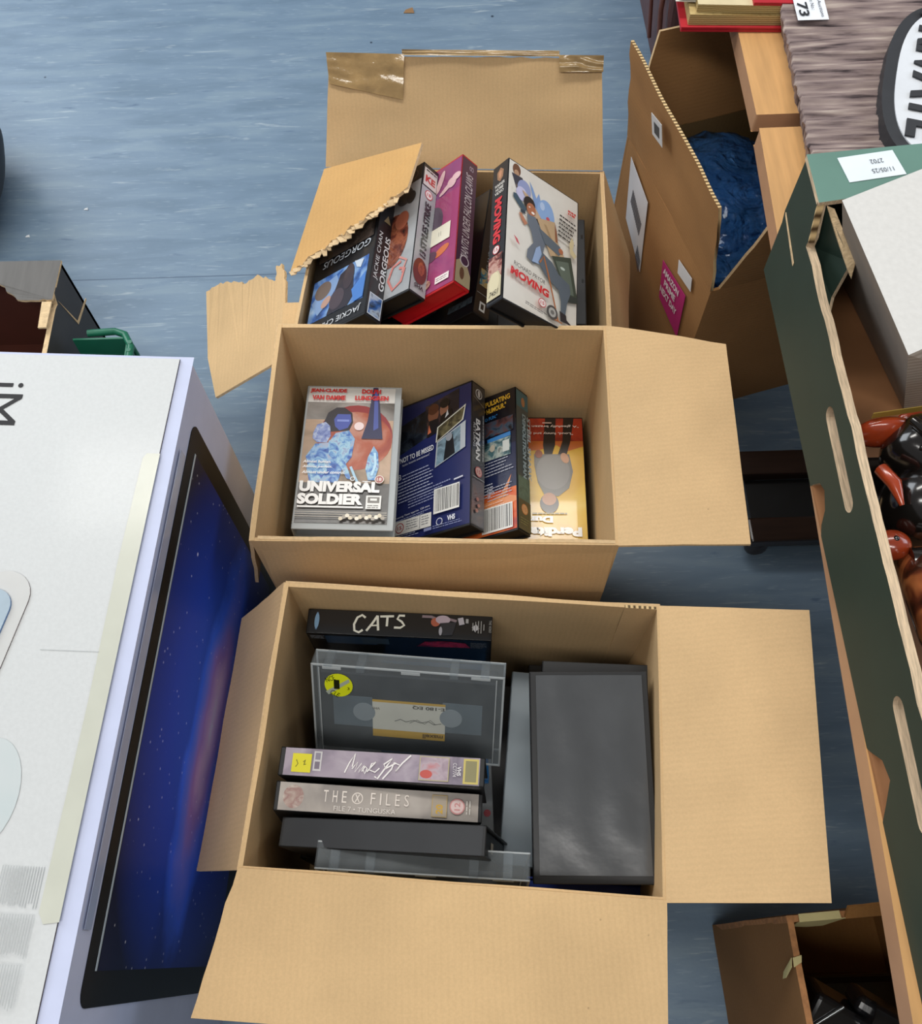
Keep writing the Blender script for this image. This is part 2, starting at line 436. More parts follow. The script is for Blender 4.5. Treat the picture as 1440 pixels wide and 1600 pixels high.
# nearest carton (bottom of the photograph)
c1 = thing('cardboard_box', 'nearest open brown carton, crammed with spine-up and clear cassette cases', 'box', (0.0, 0.2, 0))
R1 = [(-.186,.3573), (.2021,.3188), (.1742,.0382), (-.2138,.0767)]
carton_body(R1, .359, c1, (0,.2,0), KRAFT)
flap('flap', c1, (0,.2,0), (.2005,.3185,.3605), (.1728,.0378,.3605), (.306,.032,.400), (.338,.296,.398), KRAFT_Y, seed=2, bow=.003)
flap('flap', c1, (0,.2,0), (.1738,.0400,.3605), (-.2138,.0785,.3605), (-.242,-.041,.372), (.158,-.078,.372), KRAFT, seed=3, bow=.002, jag={'u': .002}, nu=24)
flap('flap', c1, (0,.2,0), (-.2148,.0765,.360), (-.187,.3573,.360), (-.252,.352,.266), (-.279,.085,.262), KRAFT_Y, seed=4)
flap('flap', c1, (0,.2,0), (-.186,.3590,.357), (.2021,.3205,.357), (.198,.337,.225), (-.19,.374,.225), KRAFT, seed=5)
B = MB(); B.patch((.172,.3175,.03), (.199,.3148,.03), (.199,.3148,.359), (.165,.318,.359), 3, 8, .003, KRAFT_Y, FLUTE_X); B.build('glue_tab', c1, (0,.2,0))

# middle carton
c2 = thing('cardboard_box', 'middle open carton of the row, holding five cassette boxes', 'box', (-.02, .54, 0))
R2 = [(-.2106,.685), (.179,.6664), (.1655,.3848), (-.224,.4033)]
carton_body(R2, .366, c2, (-.02,.54,0), KRAFT)
flap('flap', c2, (-.02,.54,0), (.1778,.6675,.3675), (.1640,.384,.3675), (.292,.368,.402), (.311,.628,.383), KRAFT_Y, seed=12, bow=.004, bend=-.004)
flap('flap', c2, (-.02,.54,0), (.163,.3865,.3665), (-.217,.4050,.3665), (-.219,.395,.245), (.163,.378,.245), KRAFT, seed=13)
flap('flap', c2, (-.02,.54,0), (-.2255,.4033,.366), (-.2125,.685,.366), (-.2325,.685,.245), (-.2445,.404,.245), KRAFT_OUT, seed=14, under=KRAFT)
flap('flap', c2, (-.02,.54,0), (-.2106,.6865,.366), (.179,.6679,.366), (.178,.672,.25), (-.21,.6915,.25), KRAFT, seed=15)

# far carton with the torn flaps
c3 = thing('cardboard_box', 'farthest carton with torn left flap and taped back flap', 'box', (.01, .85, 0))
R3 = [(-.1756,1.0113), (.2137,.9878), (.1967,.7063), (-.2080,.7280)]
carton_body(R3, .294, c3, (.01,.85,0), KRAFT)
fb = flap('flap', c3, (.01,.85,0), (.2137,.9890,.295), (-.1756,1.0125,.295), (-.1585,1.100,.405), (.207,1.078,.405), KRAFT, seed=22, bow=.004, amp=.003, jag={'v': .002}, nu=24,
          label='flap patched with shiny brown tape')
def tape_on(pts, nm='packing_tape'):
    Bt = MB(); P = [Vector(p) + Vector((0,-.0045,.0040)) for p in pts]
    Bt.patch(P[0], P[1], P[2], P[3], 16, 8, .0003, TAPE, amp=.0022, seed=len(pts) + P[0].x*9)
    Bt.build(nm, fb, (.01,.85,0))
tape_on([(-.062,1.0605,.363), (-.057,1.094,.408), (-.162,1.101,.409), (-.161,1.078,.378)])
tape_on([(.150,1.0675,.394), (.149,1.0815,.409), (.2085,1.078,.409), (.2085,1.066,.393)])
tape_on([(-.06,1.0935,.4065), (-.06,1.0985,.4115), (.150,1.0865,.4115), (.150,1.0815,.4065)])
fb2 = flap('flap', c3, (.01,.85,0), (.2155,.9880,.295), (.1990,.7063,.295), (.236,.70,.18), (.262,.93,.185), KRAFT_Y, seed=23)
# left flap folded in over the tapes, its near edge torn off
def jagged(a, b, n, amp, seed):
    a, b = Vector(a), Vector(b); d = (b-a); nn = Vector((-d.y, d.x, 0)).normalized(); out = []
    rnd = random.Random(seed)
    for i in range(1, n): out.append(a + d*(i/n) + nn * rnd.uniform(-amp, amp) + Vector((0,0,rnd.uniform(-amp, amp)*.3)))
    return out
B = MB()
tear = [Vector((-.054,.868,.396))] + jagged((-.054,.868,.396), (-.216,.822,.298), 30, .0035, 5) + [Vector((-.217,.820,.297))]
top = [Vector((-.178,1.006,.297)), Vector((-.036,.952,.388))]
B.slab([top[0], top[1]] + tear, (.002, 0, -.004), KRAFT_OUT, TORN, KRAFT)
fl = B.build('flap', c3, (.01,.85,0)); fl['label'] = 'half-torn flap folded in over the cassettes'
B = MB(); rnd = random.Random(3)
for i in range(26):
    k = (i + .3) / 26; p = Vector((-.054,.868,.394)).lerp(Vector((-.216,.822,.297)), k)
    w = rnd.uniform(.003, .008); d = Vector((-.96,-.27,-.1)); o = Vector((rnd.uniform(-.003,.003), -rnd.uniform(.002,.009), rnd.uniform(-.004,.001)))
    B.slab([p - d*w, p + d*w, p + d*w*.6 + o, p - d*w*.5 + o*1.1], (0,0,-.0012), TORN)
B.build('torn_edge', fl, (.01,.85,0))
# the torn-off half, still hanging from the left rim
P = [(-.374,.914,.152), (-.347,.913,.173), (-.322,.899,.192), (-.298,.880,.209), (-.280,.884,.222), (-.262,.866,.236), (-.247,.852,.247), (-.248,.878,.2465), (-.238,.874,.254),
     (-.230,.839,.2605), (-.2285,.803,.2615), (-.2275,.771,.2625), (-.225,.735,.264), (-.243,.708,.2515), (-.288,.706,.218), (-.334,.705,.182), (-.356,.782,.166)]
Pj = []
for i in range(len(P)):
    a, b = Vector(P[i]), Vector(P[(i+1) % len(P)]); n = 5 if i < 9 else 1
    for k in range(n):
        q = a.lerp(b, k/n)
        if k: q = q + Vector((rnd.uniform(-.0015,.0015), rnd.uniform(-.003,.003), 0))
        Pj.append(q)
B = MB(); B.slab(Pj, (.0024,0,-.0032), KRAFT, TORN)
B.box((-.2305,.735,.258), (-.2085,.80,.2625), KRAFT)
o = B.build('flap', c3, (.01,.85,0)); o['label'] = 'ragged torn piece of flap hanging out to the left'

# ------------------------------------------------------------------ cassette cases
W_, H_, T_ = .120, .203, .028
def shell(parent, sd, m=BLACK, tray=None, T=T_, end=True):
    """clamshell: two covers, spine, recessed tray with end walls"""
    x0, x1 = (0, W_) if sd > 0 else (-W_, 0)
    B = MB()
    B.box((x0, 0, -.0022), (x1, H_, 0), m); B.box((x0, 0, -T), (x1, H_, -T + .0022), m)
    xs = (0, .0022) if sd > 0 else (-.0022, 0)
    B.box((xs[0], 0, -T), (xs[1], H_, 0), m)
    s = B.build('shell', parent, bevel=.0009)
    B = MB(); a, b_ = (x0 + .0025, x1 - .002)
    B.box((a, .0032, -T + .0024), (b_, H_ - .0032, -.0024), tray or m)
    B.build('tape_tray', parent, bevel=.0012)
    return s
def face(sd): return ((0 if sd > 0 else -W_), 0, 0), (1,0,0), (0,1,0)
def spine_frame(sd):
    return ((0,0,-T_), (0,0,1), (0,1,0)) if sd > 0 else ((0,0,0), (0,0,-1), (0,1,0))
SPINE_LONG = ((0,0,0), (0,1,0), (0,0,-1))      # u along the case, v across the spine (cases lying spine up)
UP = Matrix(((0,1,0),(0,0,-1),(-1,0,0)))       # case lying on its opening edge, spine upwards
FACEUP = Matrix(((0,1,0),(-1,0,0),(0,0,1)))    # landscape face
def case(name, label, t, ypr, sd=1, pose=None, group=None, shell_m=BLACK, tray=None):
    r = RR(*ypr)
    if pose is not None: r = r @ pose
    th = thing(name, label, 'video case', t, r, group)
    shell(th, sd, shell_m, tray)
    return th
Z0 = 1.26
def rated(a, x, y, r, n, c='#C8404A', bg='#E8E2DE', rot=0):
    a.ring(x, y, r, r*.16, c, bg); a.text(n, x - r*.5*cos(radians(rot)) + r*.38*sin(radians(rot)), y - r*.38*cos(radians(rot)) - r*.5*sin(radians(rot)), r, r*.76, c, bold=.02, rot=rot)

# --- far carton ---
# man-moving-house comedy, white cover
k = case('video_case', 'white covered case, man carrying boxes and bowl, black spine, far carton', (.0540,.6680,.4225), (-.085,.072,.70), 1)
a = Art(*face(1)); a.rect(1,2,118,201,'#D9D5CC')
a.ell(13,191,6.5,9,'#6E4A34'); a.ell(13,186,4,5,'#B08A6C'); a.poly([(5,183),(22,184),(32,172),(26,152),(16,158)],'#3B3A44')
a.ell(26,168,11,14,'#8E98C0'); a.ell(22,160,9,10,'#C0BEDC'); a.poly([(34,186),(40,178),(46,166),(50,176),(54,164),(70,160),(74,140),(60,132),(48,140),(42,158)],'#7C9AC8')
a.ell(62,148,15,24,'#86A6D2'); a.ell(66,146,3,3,'#C2505A'); a.ell(56,160,4,6,'#AEC2E0'); a.ell(66,128,12,5,'#5E84BC')
a.poly([(22,166),(32,163),(54,141),(44,134)],'#BFA286'); a.poly([(44,134),(54,141),(58,133),(48,127)],'#3A2E2A')
a.poly([(8,154),(13,155),(30,141),(28,136),(20,138),(8,148)],'#39505E'); a.poly([(20,136),(27,137),(29,133),(21,132)],'#2E3A44'); a.poly([(18,130),(22,131),(32,121),(28,116),(22,122)],'#B5795C')
a.ell(34,151,9.5,10,'#221A18'); a.ell(37,144,7.5,9,'#A9694A'); a.ell(40,140,2.6,1.8,'#F0E8E0'); a.ell(34,146,1.4,1,'#F0E8E0')
a.poly([(30,134),(44,136),(50,128),(62,122),(84,112),(88,106),(84,100),(62,108),(56,84),(44,68),(32,72),(33,84),(42,98),(38,112),(32,122)],'#646E7A')
a.poly([(46,137),(76,146),(77,126),(95,101),(70,93)],'#B99E7C'); a.poly([(58,134),(62,134),(84,99),(80,97)],'#A08664'); a.poly([(76,146),(80,132),(82,118),(78,118),(77,126)],'#8A5A40')
a.poly([(50,124),(86,114),(88,106),(84,100),(60,106)],'#5A6670'); a.ell(87,108,4,4,'#A9694A'); a.poly([(40,70),(46,92),(52,98),(56,86),(58,72)],'#8FA6C8')
a.poly([(72,94),(104,107),(117,47),(101,42),(92,58)],'#39473F'); a.poly([(78,90),(100,98),(110,54),(98,52)],'#5C6A60'); a.poly([(94,48),(116,54),(117,46),(98,40)],'#2E3A3A'); a.ell(90,84,4,2,'#B8C4BC')
a.poly([(50,74),(56,90),(72,84),(84,72),(102,66),(104,54),(98,36),(96,20),(88,20),(88,36),(84,50),(70,56),(60,62)],'#56636E'); a.poly([(86,22),(97,20),(98,14),(108,9),(88,9)],'#2A2A30')
a.line([(52,74),(58,86),(66,64),(76,32),(84,6)],2.4,'#A8683E'); a.ell(74,14,9,9.5,'#4A4A4A'); a.ell(74,14,6,6.4,'#A8A8A4'); a.ell(74,14,3,3,'#6A6A68'); a.rect(78,5,90,6.6,'#A8683E')
a.text('RICHARD PRYOR',11,50,50,6,'#2A2A2A',rot=-5); a.text('MOVING',6,36,61,11,'#C8282E',rot=-6,bold=.05); rated(a,57,19,6,'15')
a.small(96,172,15,2,'#C85048',lh=4,th=3,seed=3); a.small(82,158,30,6,'#3A3A3A',lh=6,th=2.4,rot=-5,seed=9,rag=.2)
a.poly([(103,136),(107,130),(105,118),(112,112),(108,106),(101,110),(99,124)],'#CDBE96'); a.poly([(8,90),(14,87),(18,80),(13,82)],'#C4505A'); a.ell(9,162,1.4,2,'#6A5A50'); a.small(30,8,36,2,'#5A5A5A',lh=2.4,rot=-5)
a.build('printed_cover', k)
a = Art(*spine_frame(1)); a.rect(.5,2,27.5,201,'#2B2A2C'); a.poly([(8,190),(14,196),(20,190),(19,180),(14,175),(9,180)],'#9C7458'); a.poly([(11,189),(14,192),(17,189),(16,182),(14,179),(12,182)],'#C08A6A')
a.text('WARNER',5,168,18,4.5,'#D8D4CC',bold=.02); a.text('HOME',7,162,14,4.5,'#D8D4CC',bold=.02); a.text('VIDEO',6,156,16,4.5,'#D8D4CC',bold=.02)
a.text('MOVING',7,150,66,13,'#D83A40',rot=-90,bold=.05); rated(a,14,74,6,'15')
a.rect(2,32,26,66,picture('pic_faces',['#3A2A26','#8A4A44','#C8A090','#6A5068'],90)); a.poly([(2,6),(26,6),(26,32),(20,42),(8,42),(2,32)],'#C9BE9C'); a.ell(14,28,9,14,'#DDD2AE'); a.text('7451',6,10,16,7,'#2A2A2A',shear=.3)
a.build('printed_spine', k)

# red case
k = case('video_case', 'red plastic case with purple cover and white price sticker', (-.0004,.7370,.3705), (-.086,.045,-.745), -1, shell_m=RED_PL)
a = Art(*face(-1)); a.rect(1,3,119,200,picture('pic_purple',['#5A3F74','#74467E','#94406E','#A04A74'],9)); a.rect(60,2.8,119,150,picture('pic_magenta',['#7E3868','#9E4470','#963E68'],14))
a.ell(74,112,18,26,'#5A4A5A'); a.ell(66,134,8,12,'#C8683A'); a.ell(94,60,14,6,'#C86A3C',rot=20); a.ell(76,58,10,8,'#5E3A50')
for (x,y,rx,ry,ro) in ((82,176,18,5,70),(96,160,16,4,30),(104,164,8,8,0),(112,170,8,6,0),(74,164,12,4,60)): a.ell(x,y,rx,ry,'#D8B4B8',rot=ro)
a.rect(72,74,108,100,'#E6E0CC'); a.text('11',88,84,4,7,'#8A8A80'); a.rect(88,10,112,20,'#E8DCD8'); a.small(90,16,20,2,'#5A4A50',lh=3); a.ell(66,16,14,8,picture('pic_hands',['#8A5A50','#C89A88','#6A3A4A'],120))
a.build('printed_cover', k)
a = Art(*spine_frame(-1)); a.rect(.5,3,27.5,200,'#4A2F45'); a.text('GIANTIS UNDER FALCON CLAWS',21,42,136,13,'#CFC4C8',rot=90,shear=.3); a.text('8',21,184,8,8,'#9A8A98',rot=90)
a.poly([(1,3),(27,3),(27,22),(20,36),(8,40),(1,34)],'#A8987A'); a.ell(12,20,4,9,'#6A4A3A'); a.ring(15,40,8,1.6,'#CFC4C8','#4A2F45')
a.build('printed_spine', k)

# silver case
k = case('video_case', 'silver grey cased tape with black italic spine title, left of the red case', (-.0552,.7350,.3600), (-.107,.055,-.70), -1)
a = Art(*face(-1)); a.rect(1,3,119,200,picture('pic_silver',['#8C9094','#A6A8AA','#B4B4B4'],8)); a.rect(1,176,119,200,'#2E2A2A'); a.ring(104,188,8,2,'#5A4A44','#2E2A2A')
a.ell(92,158,14,14,'#4A4644'); a.ell(104,152,8,10,'#3A3634'); a.ell(78,92,28,42,picture('pic_fighter',['#2E1E1A','#6A3428','#9A5A40','#5A3430'],70)); a.ell(92,120,12,14,'#A86048')
a.line([(100,52),(86,48),(80,30),(90,12),(104,20),(108,38),(98,42)],4,'#C87870'); a.line([(96,60),(110,50),(104,34)],3,'#C88880')
a.build('printed_cover', k)
a = Art(*spine_frame(-1)); a.rect(.5,3,27.5,200,'#A9ABAE'); a.rect(.5,166,27.5,200,'#2E2A2A'); a.rect(2,168,26,196,'#D0C8C4'); a.text('KE',5,174,18,11,'#B83A34',bold=.05); a.small(5,192,20,1,'#2A2A2A',th=2)
rated(a,14,156,7,'18'); a.text('13 STYLES STRIKE',20,58,86,11,'#2A2A2E',rot=90,bold=.03,shear=.2); a.ell(13,36,12,19,'#6A3428'); a.ell(15,40,6,10,picture('pic_fighter2',['#5A2A20','#A85A40','#3A1A16'],120)); a.text('VHS',22,16,16,6,'#2A2A2A',rot=180,bold=.03)
a.build('printed_spine', k)

# black case with blue picture
k = case('video_case', 'black cased tape with blue photo cover, partly under the folded torn flap', (-.1105,.7090,.3500), (-.115,.03,-.70), -1)
a = Art(*face(-1)); a.rect(1,3,119,200,'#17181B'); a.rect(6,28,112,96,picture('pic_blue',['#20304A','#3A64A8','#7FA4D0','#B8C8DC'],30))
a.poly([(8,60),(30,84),(52,90),(60,74),(40,48),(24,36)],'#7F9CC4'); a.ell(28,74,16,14,'#6E6058'); a.ell(38,52,10,7,'#B89484',rot=40); a.poly([(44,28),(60,86),(78,94),(88,70),(92,40),(84,28)],'#2E2A34'); a.ell(60,48,14,16,'#4A4048'); a.ell(78,76,10,20,'#3A3038')
a.poly([(88,50),(112,70),(112,30),(96,28)],'#4A7FC8'); a.poly([(86,96),(104,92),(100,80),(92,84)],'#C8D4E0'); a.rect(10,124,116,160,picture('pic_smoke',['#1E1A1A','#4A403A','#2A2422'],40))
a.text('GORGEOUS',112,122,92,11,'#C4CCD4',rot=180,shear=.2); a.text('JACKIE CHAN',112,20,90,11,'#D4D8DC',rot=180,shear=.1)
a.build('printed_cover', k)
a = Art(*spine_frame(-1)); a.rect(.5,3,27.5,200,'#1C1B20'); a.text('JACKIE CHAN',12,58,74,8,'#D0D4D8',rot=90); a.text('GORGEOUS',24,46,84,9,'#D8DCE0',rot=90,bold=.02); a.rect(3,4,25,36,'#C4CCD8'); a.rect(4.5,5.5,23.5,34.5,picture('pic_blue2',['#1E2838','#3A64A8','#A8B8CC','#4A3A40'],60)); a.poly([(8,150),(20,150),(14,162)],'#8A7A5A')
a.build('printed_spine', k)

# dark slim case between the red and the white one
k = case('video_case', 'dark case wedged low between red case and white comedy case', (.0226,.7400,.3080), (-.154,.04,-.79), -1)
a = Art(*face(-1)); a.rect(1,3,119,200,'#15161A'); a.rect(70,16,116,26,picture('pic_dim',['#20262C','#50606A','#2A3038'],90)); a.build('printed_cover', k)
a = Art(*spine_frame(-1)); a.rect(.5,3,27.5,200,'#1A1B1F'); a.text('ISLAND OF HONOUR',20,74,92,8,'#8FA0A8',rot=90); a.rect(4,46,24,72,picture('pic_teal',['#123040','#2A7890','#C8A860','#16181C'],90)); a.rect(2,33,26,34,'#8A8E92'); a.rect(9,8,19,22,'#D8DCDC'); a.rect(11.5,11,16.5,19,'#1A1B1F')
a.build('printed_spine', k)

# bare cassettes -------------------------------------------------------
def cassette_mesh(parent, label_m=None, detail=True, dx=.187, dy=.103, T=.025, z0=0.0, org=(0,0)):
    """video tape lying flat, top at z0; built from x0.. right, y down"""
    ox, oy = org
    B = MB(); B.box((ox, oy - dy, z0 - T), (ox + dx, oy, z0), CASS); B.build('tape_shell', parent, bevel=.0015)
    if detail:
        WIN = mat('tape_window', '#6E797F', rough=0.2, coat=0.5, vary=0.1); REEL = mat('tape_reel', '#8E979B', rough=0.4, vary=.05)
        TPE = mat('tape_ribbon', '#17130F', rough=0.25)
        for sx in (0, 1):
            B = MB(); cx = ox + (.035 if sx == 0 else dx - .035); cy = oy - .05
            B.box((cx - .021, cy - .020, z0), (cx + .021, cy + .020, z0 + .0004), WIN)
            B.build('tape_window', parent)
            B = MB(); cxx = cx + (.012 if sx == 0 else -.012)
            B.tube([(cxx, cy, z0 + .0002), (cxx, cy, z0 + .0007)], .012, REEL, 24)
            B.build('reel', parent)
    return parent
t = thing('video_cassette', 'bare black cassette lying flat in the far carton behind the dark case', 'video cassette', (.030,.965,.256), Matrix.Rotation(radians(-94), 3, 'Z'))
cassette_mesh(t, detail=False)
a = Art((0,-.103,0), (1,0,0), (0,1,0)); G_ = '#5E666C'
for (x0,y0,x1,y1) in ((14,30,64,80),(70,30,120,80),(126,30,174,80)):
    for q in ((x0,y0,x1,y0+1.2),(x0,y1-1.2,x1,y1),(x0,y0,x0+1.2,y1),(x1-1.2,y0,x1,y1)): a.rect(*q, G_)
a.build('moulded_outline', t)
t = thing('video_cassette', 'bare black cassette standing on edge against far carton right wall', 'video cassette', (.1800,.958,.235), Matrix(((0,0,1),(-1,0,0),(0,-1,0))) )
t.matrix_world = Matrix.Translation((.1670,.958,.235)) @ Matrix.Rotation(radians(-4), 4, 'Z') @ Matrix(((0,0,-1,0),(-1,0,0,0),(0,1,0,0),(0,0,0,1)))
cassette_mesh(t, detail=False)
a = Art((0,0,-.025), (1,0,0), (0,0,1)); a.h = .0003
a.O = Vector((0,0,-.025)); a.N = Vector((0,1,0))
a0 = a
for x in (30, 110):
    for z in (3, 19):
        a = Art((0,0,-.025), (1,0,0), (0,0,1), base=.0003); a.N = Vector((0,1,0)); a.rect(x, z, x+6, z+3, '#0E0F11'); a.build('moulded_notch', t)
t = thing('paper_card', 'small white card poking up beside the standing cassette', 'card', (.160,.962,.236))
B = MB(); B.slab([(.150,.964,.226),(.168,.963,.226),(.168,.966,.262),(.150,.967,.262)], (0,.0006,0), matte('#D8D8D4')); B.build('card', t, (.160,.962,.236))

# --- middle carton ---
k = case('video_case', 'clear plastic case with armed figures cover and red actor names, flat at left', (-.2000,.4565,.2790), (-.051,-.03,.015), 1, shell_m=CLEAR_EDGE, tray=CLEAR)
a = Art(*face(1)); a.h = .0002
a.rect(3,8,112,200,'#8C8A88'); a.rect(3,176,112,200,'#CFCFCB'); a.rect(3,150,112,178,picture('pic_grad1',['#5A5652','#8C8884','#B0ACA8'],20))
a.rect(3,34,112,152,picture('pic_warm',['#6A6258','#A08A74','#C0A48C','#8A7A70'],18)); a.ell(66,128,46,46,'#8E2A2E'); a.ell(66,122,46,42,picture('pic_warm2',['#8E3A34','#B06048','#C8A090'],22)); a.rect(3,8,112,62,picture('pic_dark3',['#3A3A3A','#565452','#6E6A66'],20))
FA = picture('pic_fig_a',['#2E4A98','#4C78C0','#8FB8DC','#B8B0C0'],110); FB = picture('pic_fig_b',['#3C5CB0','#6C9CD0','#A8D0E4','#8C88B8'],120); FC = picture('pic_fig_c',['#5868A8','#8C9CCC','#C8D4E0'],150)
a.poly([(26,148),(30,162),(40,170),(50,170),(60,162),(62,148),(58,136),(34,134)],'#23202A'); a.poly([(38,152),(42,160),(58,160),(60,150),(56,140),(46,136),(40,142)],'#4656A8'); a.rect(42,149,57,152,'#7F90D4')
a.poly([(14,132),(18,144),(28,148),(34,142),(36,128),(32,118),(20,118),(14,124)],FC); a.poly([(8,98),(18,116),(34,118),(42,132),(58,136),(66,124),(64,98),(54,82),(50,62),(20,62),(14,78)],FA)
a.poly([(34,120),(48,132),(62,122),(60,100),(52,84),(44,92),(36,100)],FB); a.poly([(10,84),(22,98),(34,96),(36,78),(28,64),(16,62)],FB); a.poly([(50,88),(56,92),(62,78),(66,66),(60,68)],FB)
a.poly([(84,98),(90,114),(96,104),(98,84),(94,66),(86,66),(82,82)],FB)
a.poly([(84,200),(90,200),(98,140),(100,124),(74,124),(80,150)],'#2A2C50'); a.poly([(86,196),(90,196),(94,140),(88,136)],'#4A58A0'); a.ell(70,142,6,6,'#F0DCDC')
a.line([(64,84),(70,70),(74,62)],3,'#A8D0E8'); a.line([(92,104),(94,88),(90,72)],3,'#B8DCF0')
a.text('JEAN-CLAUDE',5,190,46,7,'#C42228',bold=.05); a.text('VAN DAMME',8,180,42,7,'#C42228',bold=.05); a.text('DOLPH',70,190,24,7,'#C42228',bold=.05); a.text('LUNDGREN',62,180,42,7,'#C42228',bold=.05)
for i, (s_, w) in enumerate((('Almost human.',34),('Almost perfect.',36),('Almost under control.',52))): a.text(s_,6,88-i*7.5,w,4,'#F4F4F4',bold=.02,shear=.2)
a.text('UNIVERSAL',5,48,96,15,'#F2F2F0',bold=.06); a.text('SOLDIER',4,31,78,15,'#F2F2F0',bold=.06); a.rect(5,27,83,29,'#F2F2F0'); a.rect(86,26,104,44,'#E8E8E4'); a.rect(88,34,102,42,'#6A6660'); a.rect(91,37,99,40,'#E8E8E4'); a.small(88,30,14,2,'#4A4844',lh=2.6)
rated(a,100,66,5.5,'18',c='#F0E4DC',bg='#A8605A'); a.ring(68,66,3,1,'#E8E8E8','#6A6660'); a.rect(80,62,90,63,'#E8E8E8')
for y in (14,17,20): a.rect(3,y,112,y+.7,'#A8A090')
for i in range(14): a.ell(58+i*3.8, 12+ (i*7%5), 2.5, 2.5, ['#C8BCA0','#8A8070','#E0D8C4'][i%3])
a.build('printed_cover', k)

k = case('video_case', 'navy blue back cover with photo stills and barcode, leaning in middle carton', (.0106,.4630,.2595), (-.044,.025,-.633), -1)
a = Art(*face(-1)); a.rect(1,3,119,200,'#20285A')
a.poly([(2,128),(50,142),(50,184),(2,172)],picture('pic_st1',['#101014','#1E2430','#3A4450'],60)); a.poly([(50,140),(100,158),(100,198),(44,188)],picture('pic_st2',['#14121A','#2A2630','#5A4038'],40)); a.ell(58,172,9,12,'#8A5A44'); a.ell(58,180,9,8,'#5A3424'); a.poly([(48,140),(70,144),(66,164),(52,164)],'#16161E')
a.ell(76,174,7,11,'#A07058'); a.ell(77,183,8,7,'#1A1618'); a.poly([(68,150),(92,156),(88,172),(72,166)],'#101014'); a.poly([(78,160),(84,164),(82,172)],'#D0D4D8'); a.poly([(50,144),(56,146),(52,158)],'#C87050')
a.poly([(64,128),(108,148),(112,170),(66,150)],'#C8C8BC'); a.poly([(66,130),(106,149),(110,167),(68,149)],picture('pic_st3',['#16140E','#3E3A2C','#6A6448','#20201C'],70)); a.poly([(64,92),(112,108),(112,146),(66,128)],'#A8B0B8'); a.poly([(66,94),(104,106),(104,141),(68,127)],picture('pic_st4',['#2A3A46','#7E98A8','#1A2028'],50)); a.poly([(78,98),(96,104),(92,132),(82,130)],'#14161C'); a.ell(86,130,5,6,'#8A9098')
a.text('"NOT TO BE MISSED',4,114,58,8,'#D8DCE4',rot=5,bold=.02); a.text('Stylish, fantastic entertainment"',10,108,46,4,'#D0D4E0',rot=5)
a.text('B',4,90,5,8,'#D8DCE4'); a.small(11,94,48,2,'#A8B0CC',lh=5,th=1.3,rot=5,seed=2,rag=.1); a.small(4,84,60,7,'#B0B8D0',lh=4.6,th=1.3,rot=5,seed=3,rag=.15); a.small(22,62,74,5,'#98A0C0',lh=4,th=1.2,rot=5,seed=4); a.rect(96,66,110,68,'#C8CCD8',rot=5)
a.text('Running Time: approx. 120 mins',3,34,56,3.2,'#D8DCE4',rot=5); a.small(3,31,60,2,'#98A0C0',lh=2.6,th=1,rot=5)
a.rect(2,12,62,31,'#D8D8D4',rot=0); rated(a,11,21,7,'15',c='#A8303A',bg='#D8D8D4'); a.small(22,27,20,4,'#6A6E7A',lh=3.4,th=.8,seed=8); a.rect(44,13,44.6,30,'#5A5E6A'); a.small(47,27,12,4,'#6A6E7A',lh=3.4,th=.8,seed=9)
a.barcode(66,26,40,34); a.text('VHS',88,12,12,7,'#D8DCE4',bold=.04); a.ring(76,14,5,1,'#C8CCD8','#20285A'); a.rect(52,6,64,10,'#8088B0'); a.small(3,9,46,2,'#98A0C0',lh=2.8,th=.9,seed=6); a.small(66,9,46,2,'#8890B4',lh=2.8,th=.9,seed=7)
a.build('printed_cover', k)
a = Art(*spine_frame(-1)); a.rect(.5,3,27.5,200,'#2A2B30'); a.rect(2,4,26,66,picture('pic_spn',['#34343A','#44424A','#5A4A48'],40)); a.ring(14,188,7,1.4,'#B8BCC0','#3A3A40'); a.ell(14,188,2.4,5,'#B8BCC0'); a.rect(2,176,26,177,'#7A746A',rot=-20)
a.text('BATMAN',8,150,58,9,'#C8CCD0',rot=-90,bold=.03); a.text('RETURNS',2.5,142,34,4.5,'#B0B4B8',rot=-90); a.small(22,160,70,1,'#8A8E92',th=2,rot=-90); rated(a,14,76,7,'15',c='#A84A4A',bg='#B89A94'); a.rect(2,66,26,67,'#8A8E92')
for (x,y) in ((12,38),(14,30),(10,22)): a.ell(x,y,3,2.4,'#8A5A54',rot=30)
a.build('printed_spine', k)

k = case('video_case', 'case with orange and dark back cover with barcode, teal spine, middle carton', (.0680,.4600,.2480), (-.037,.015,-.63), -1)
a = Art(*face(-1)); a.rect(1,3,119,200,'#12162A'); a.rect(1,150,119,200,'#15141C'); a.rect(1,60,119,122,'#1C2444'); a.rect(1,3,119,60,picture('pic_fire',['#3A2A50','#C8502A','#D87038','#A8342A'],20)); a.poly([(60,44),(96,54),(112,78),(104,52),(119,46),(119,40),(60,30)],'#D88A58')
a.text('...FIRE OF PULSATING',40,184,72,8,'#E8B83A',rot=3,bold=.03); a.text('SHARP HUMOUR."',54,174,52,8,'#E8B83A',rot=3,bold=.03); a.text('...GOOD FUN."',56,164,36,5,'#3A8AD0',rot=3,bold=.02)
a.rect(50,140,116,162,picture('pic_stf',['#14121A','#3A4A5A','#5A3A38','#1A1A24'],60)); a.rect(76,132,112,138,'#3A7AB8',rot=3); a.rect(62,106,112,132,picture('pic_stg',['#1A2A30','#4A6A70','#A8B0A8','#16181C'],70)); a.ell(84,122,4,5,'#B0A898'); a.rect(100,112,110,128,'#C0C4C0')
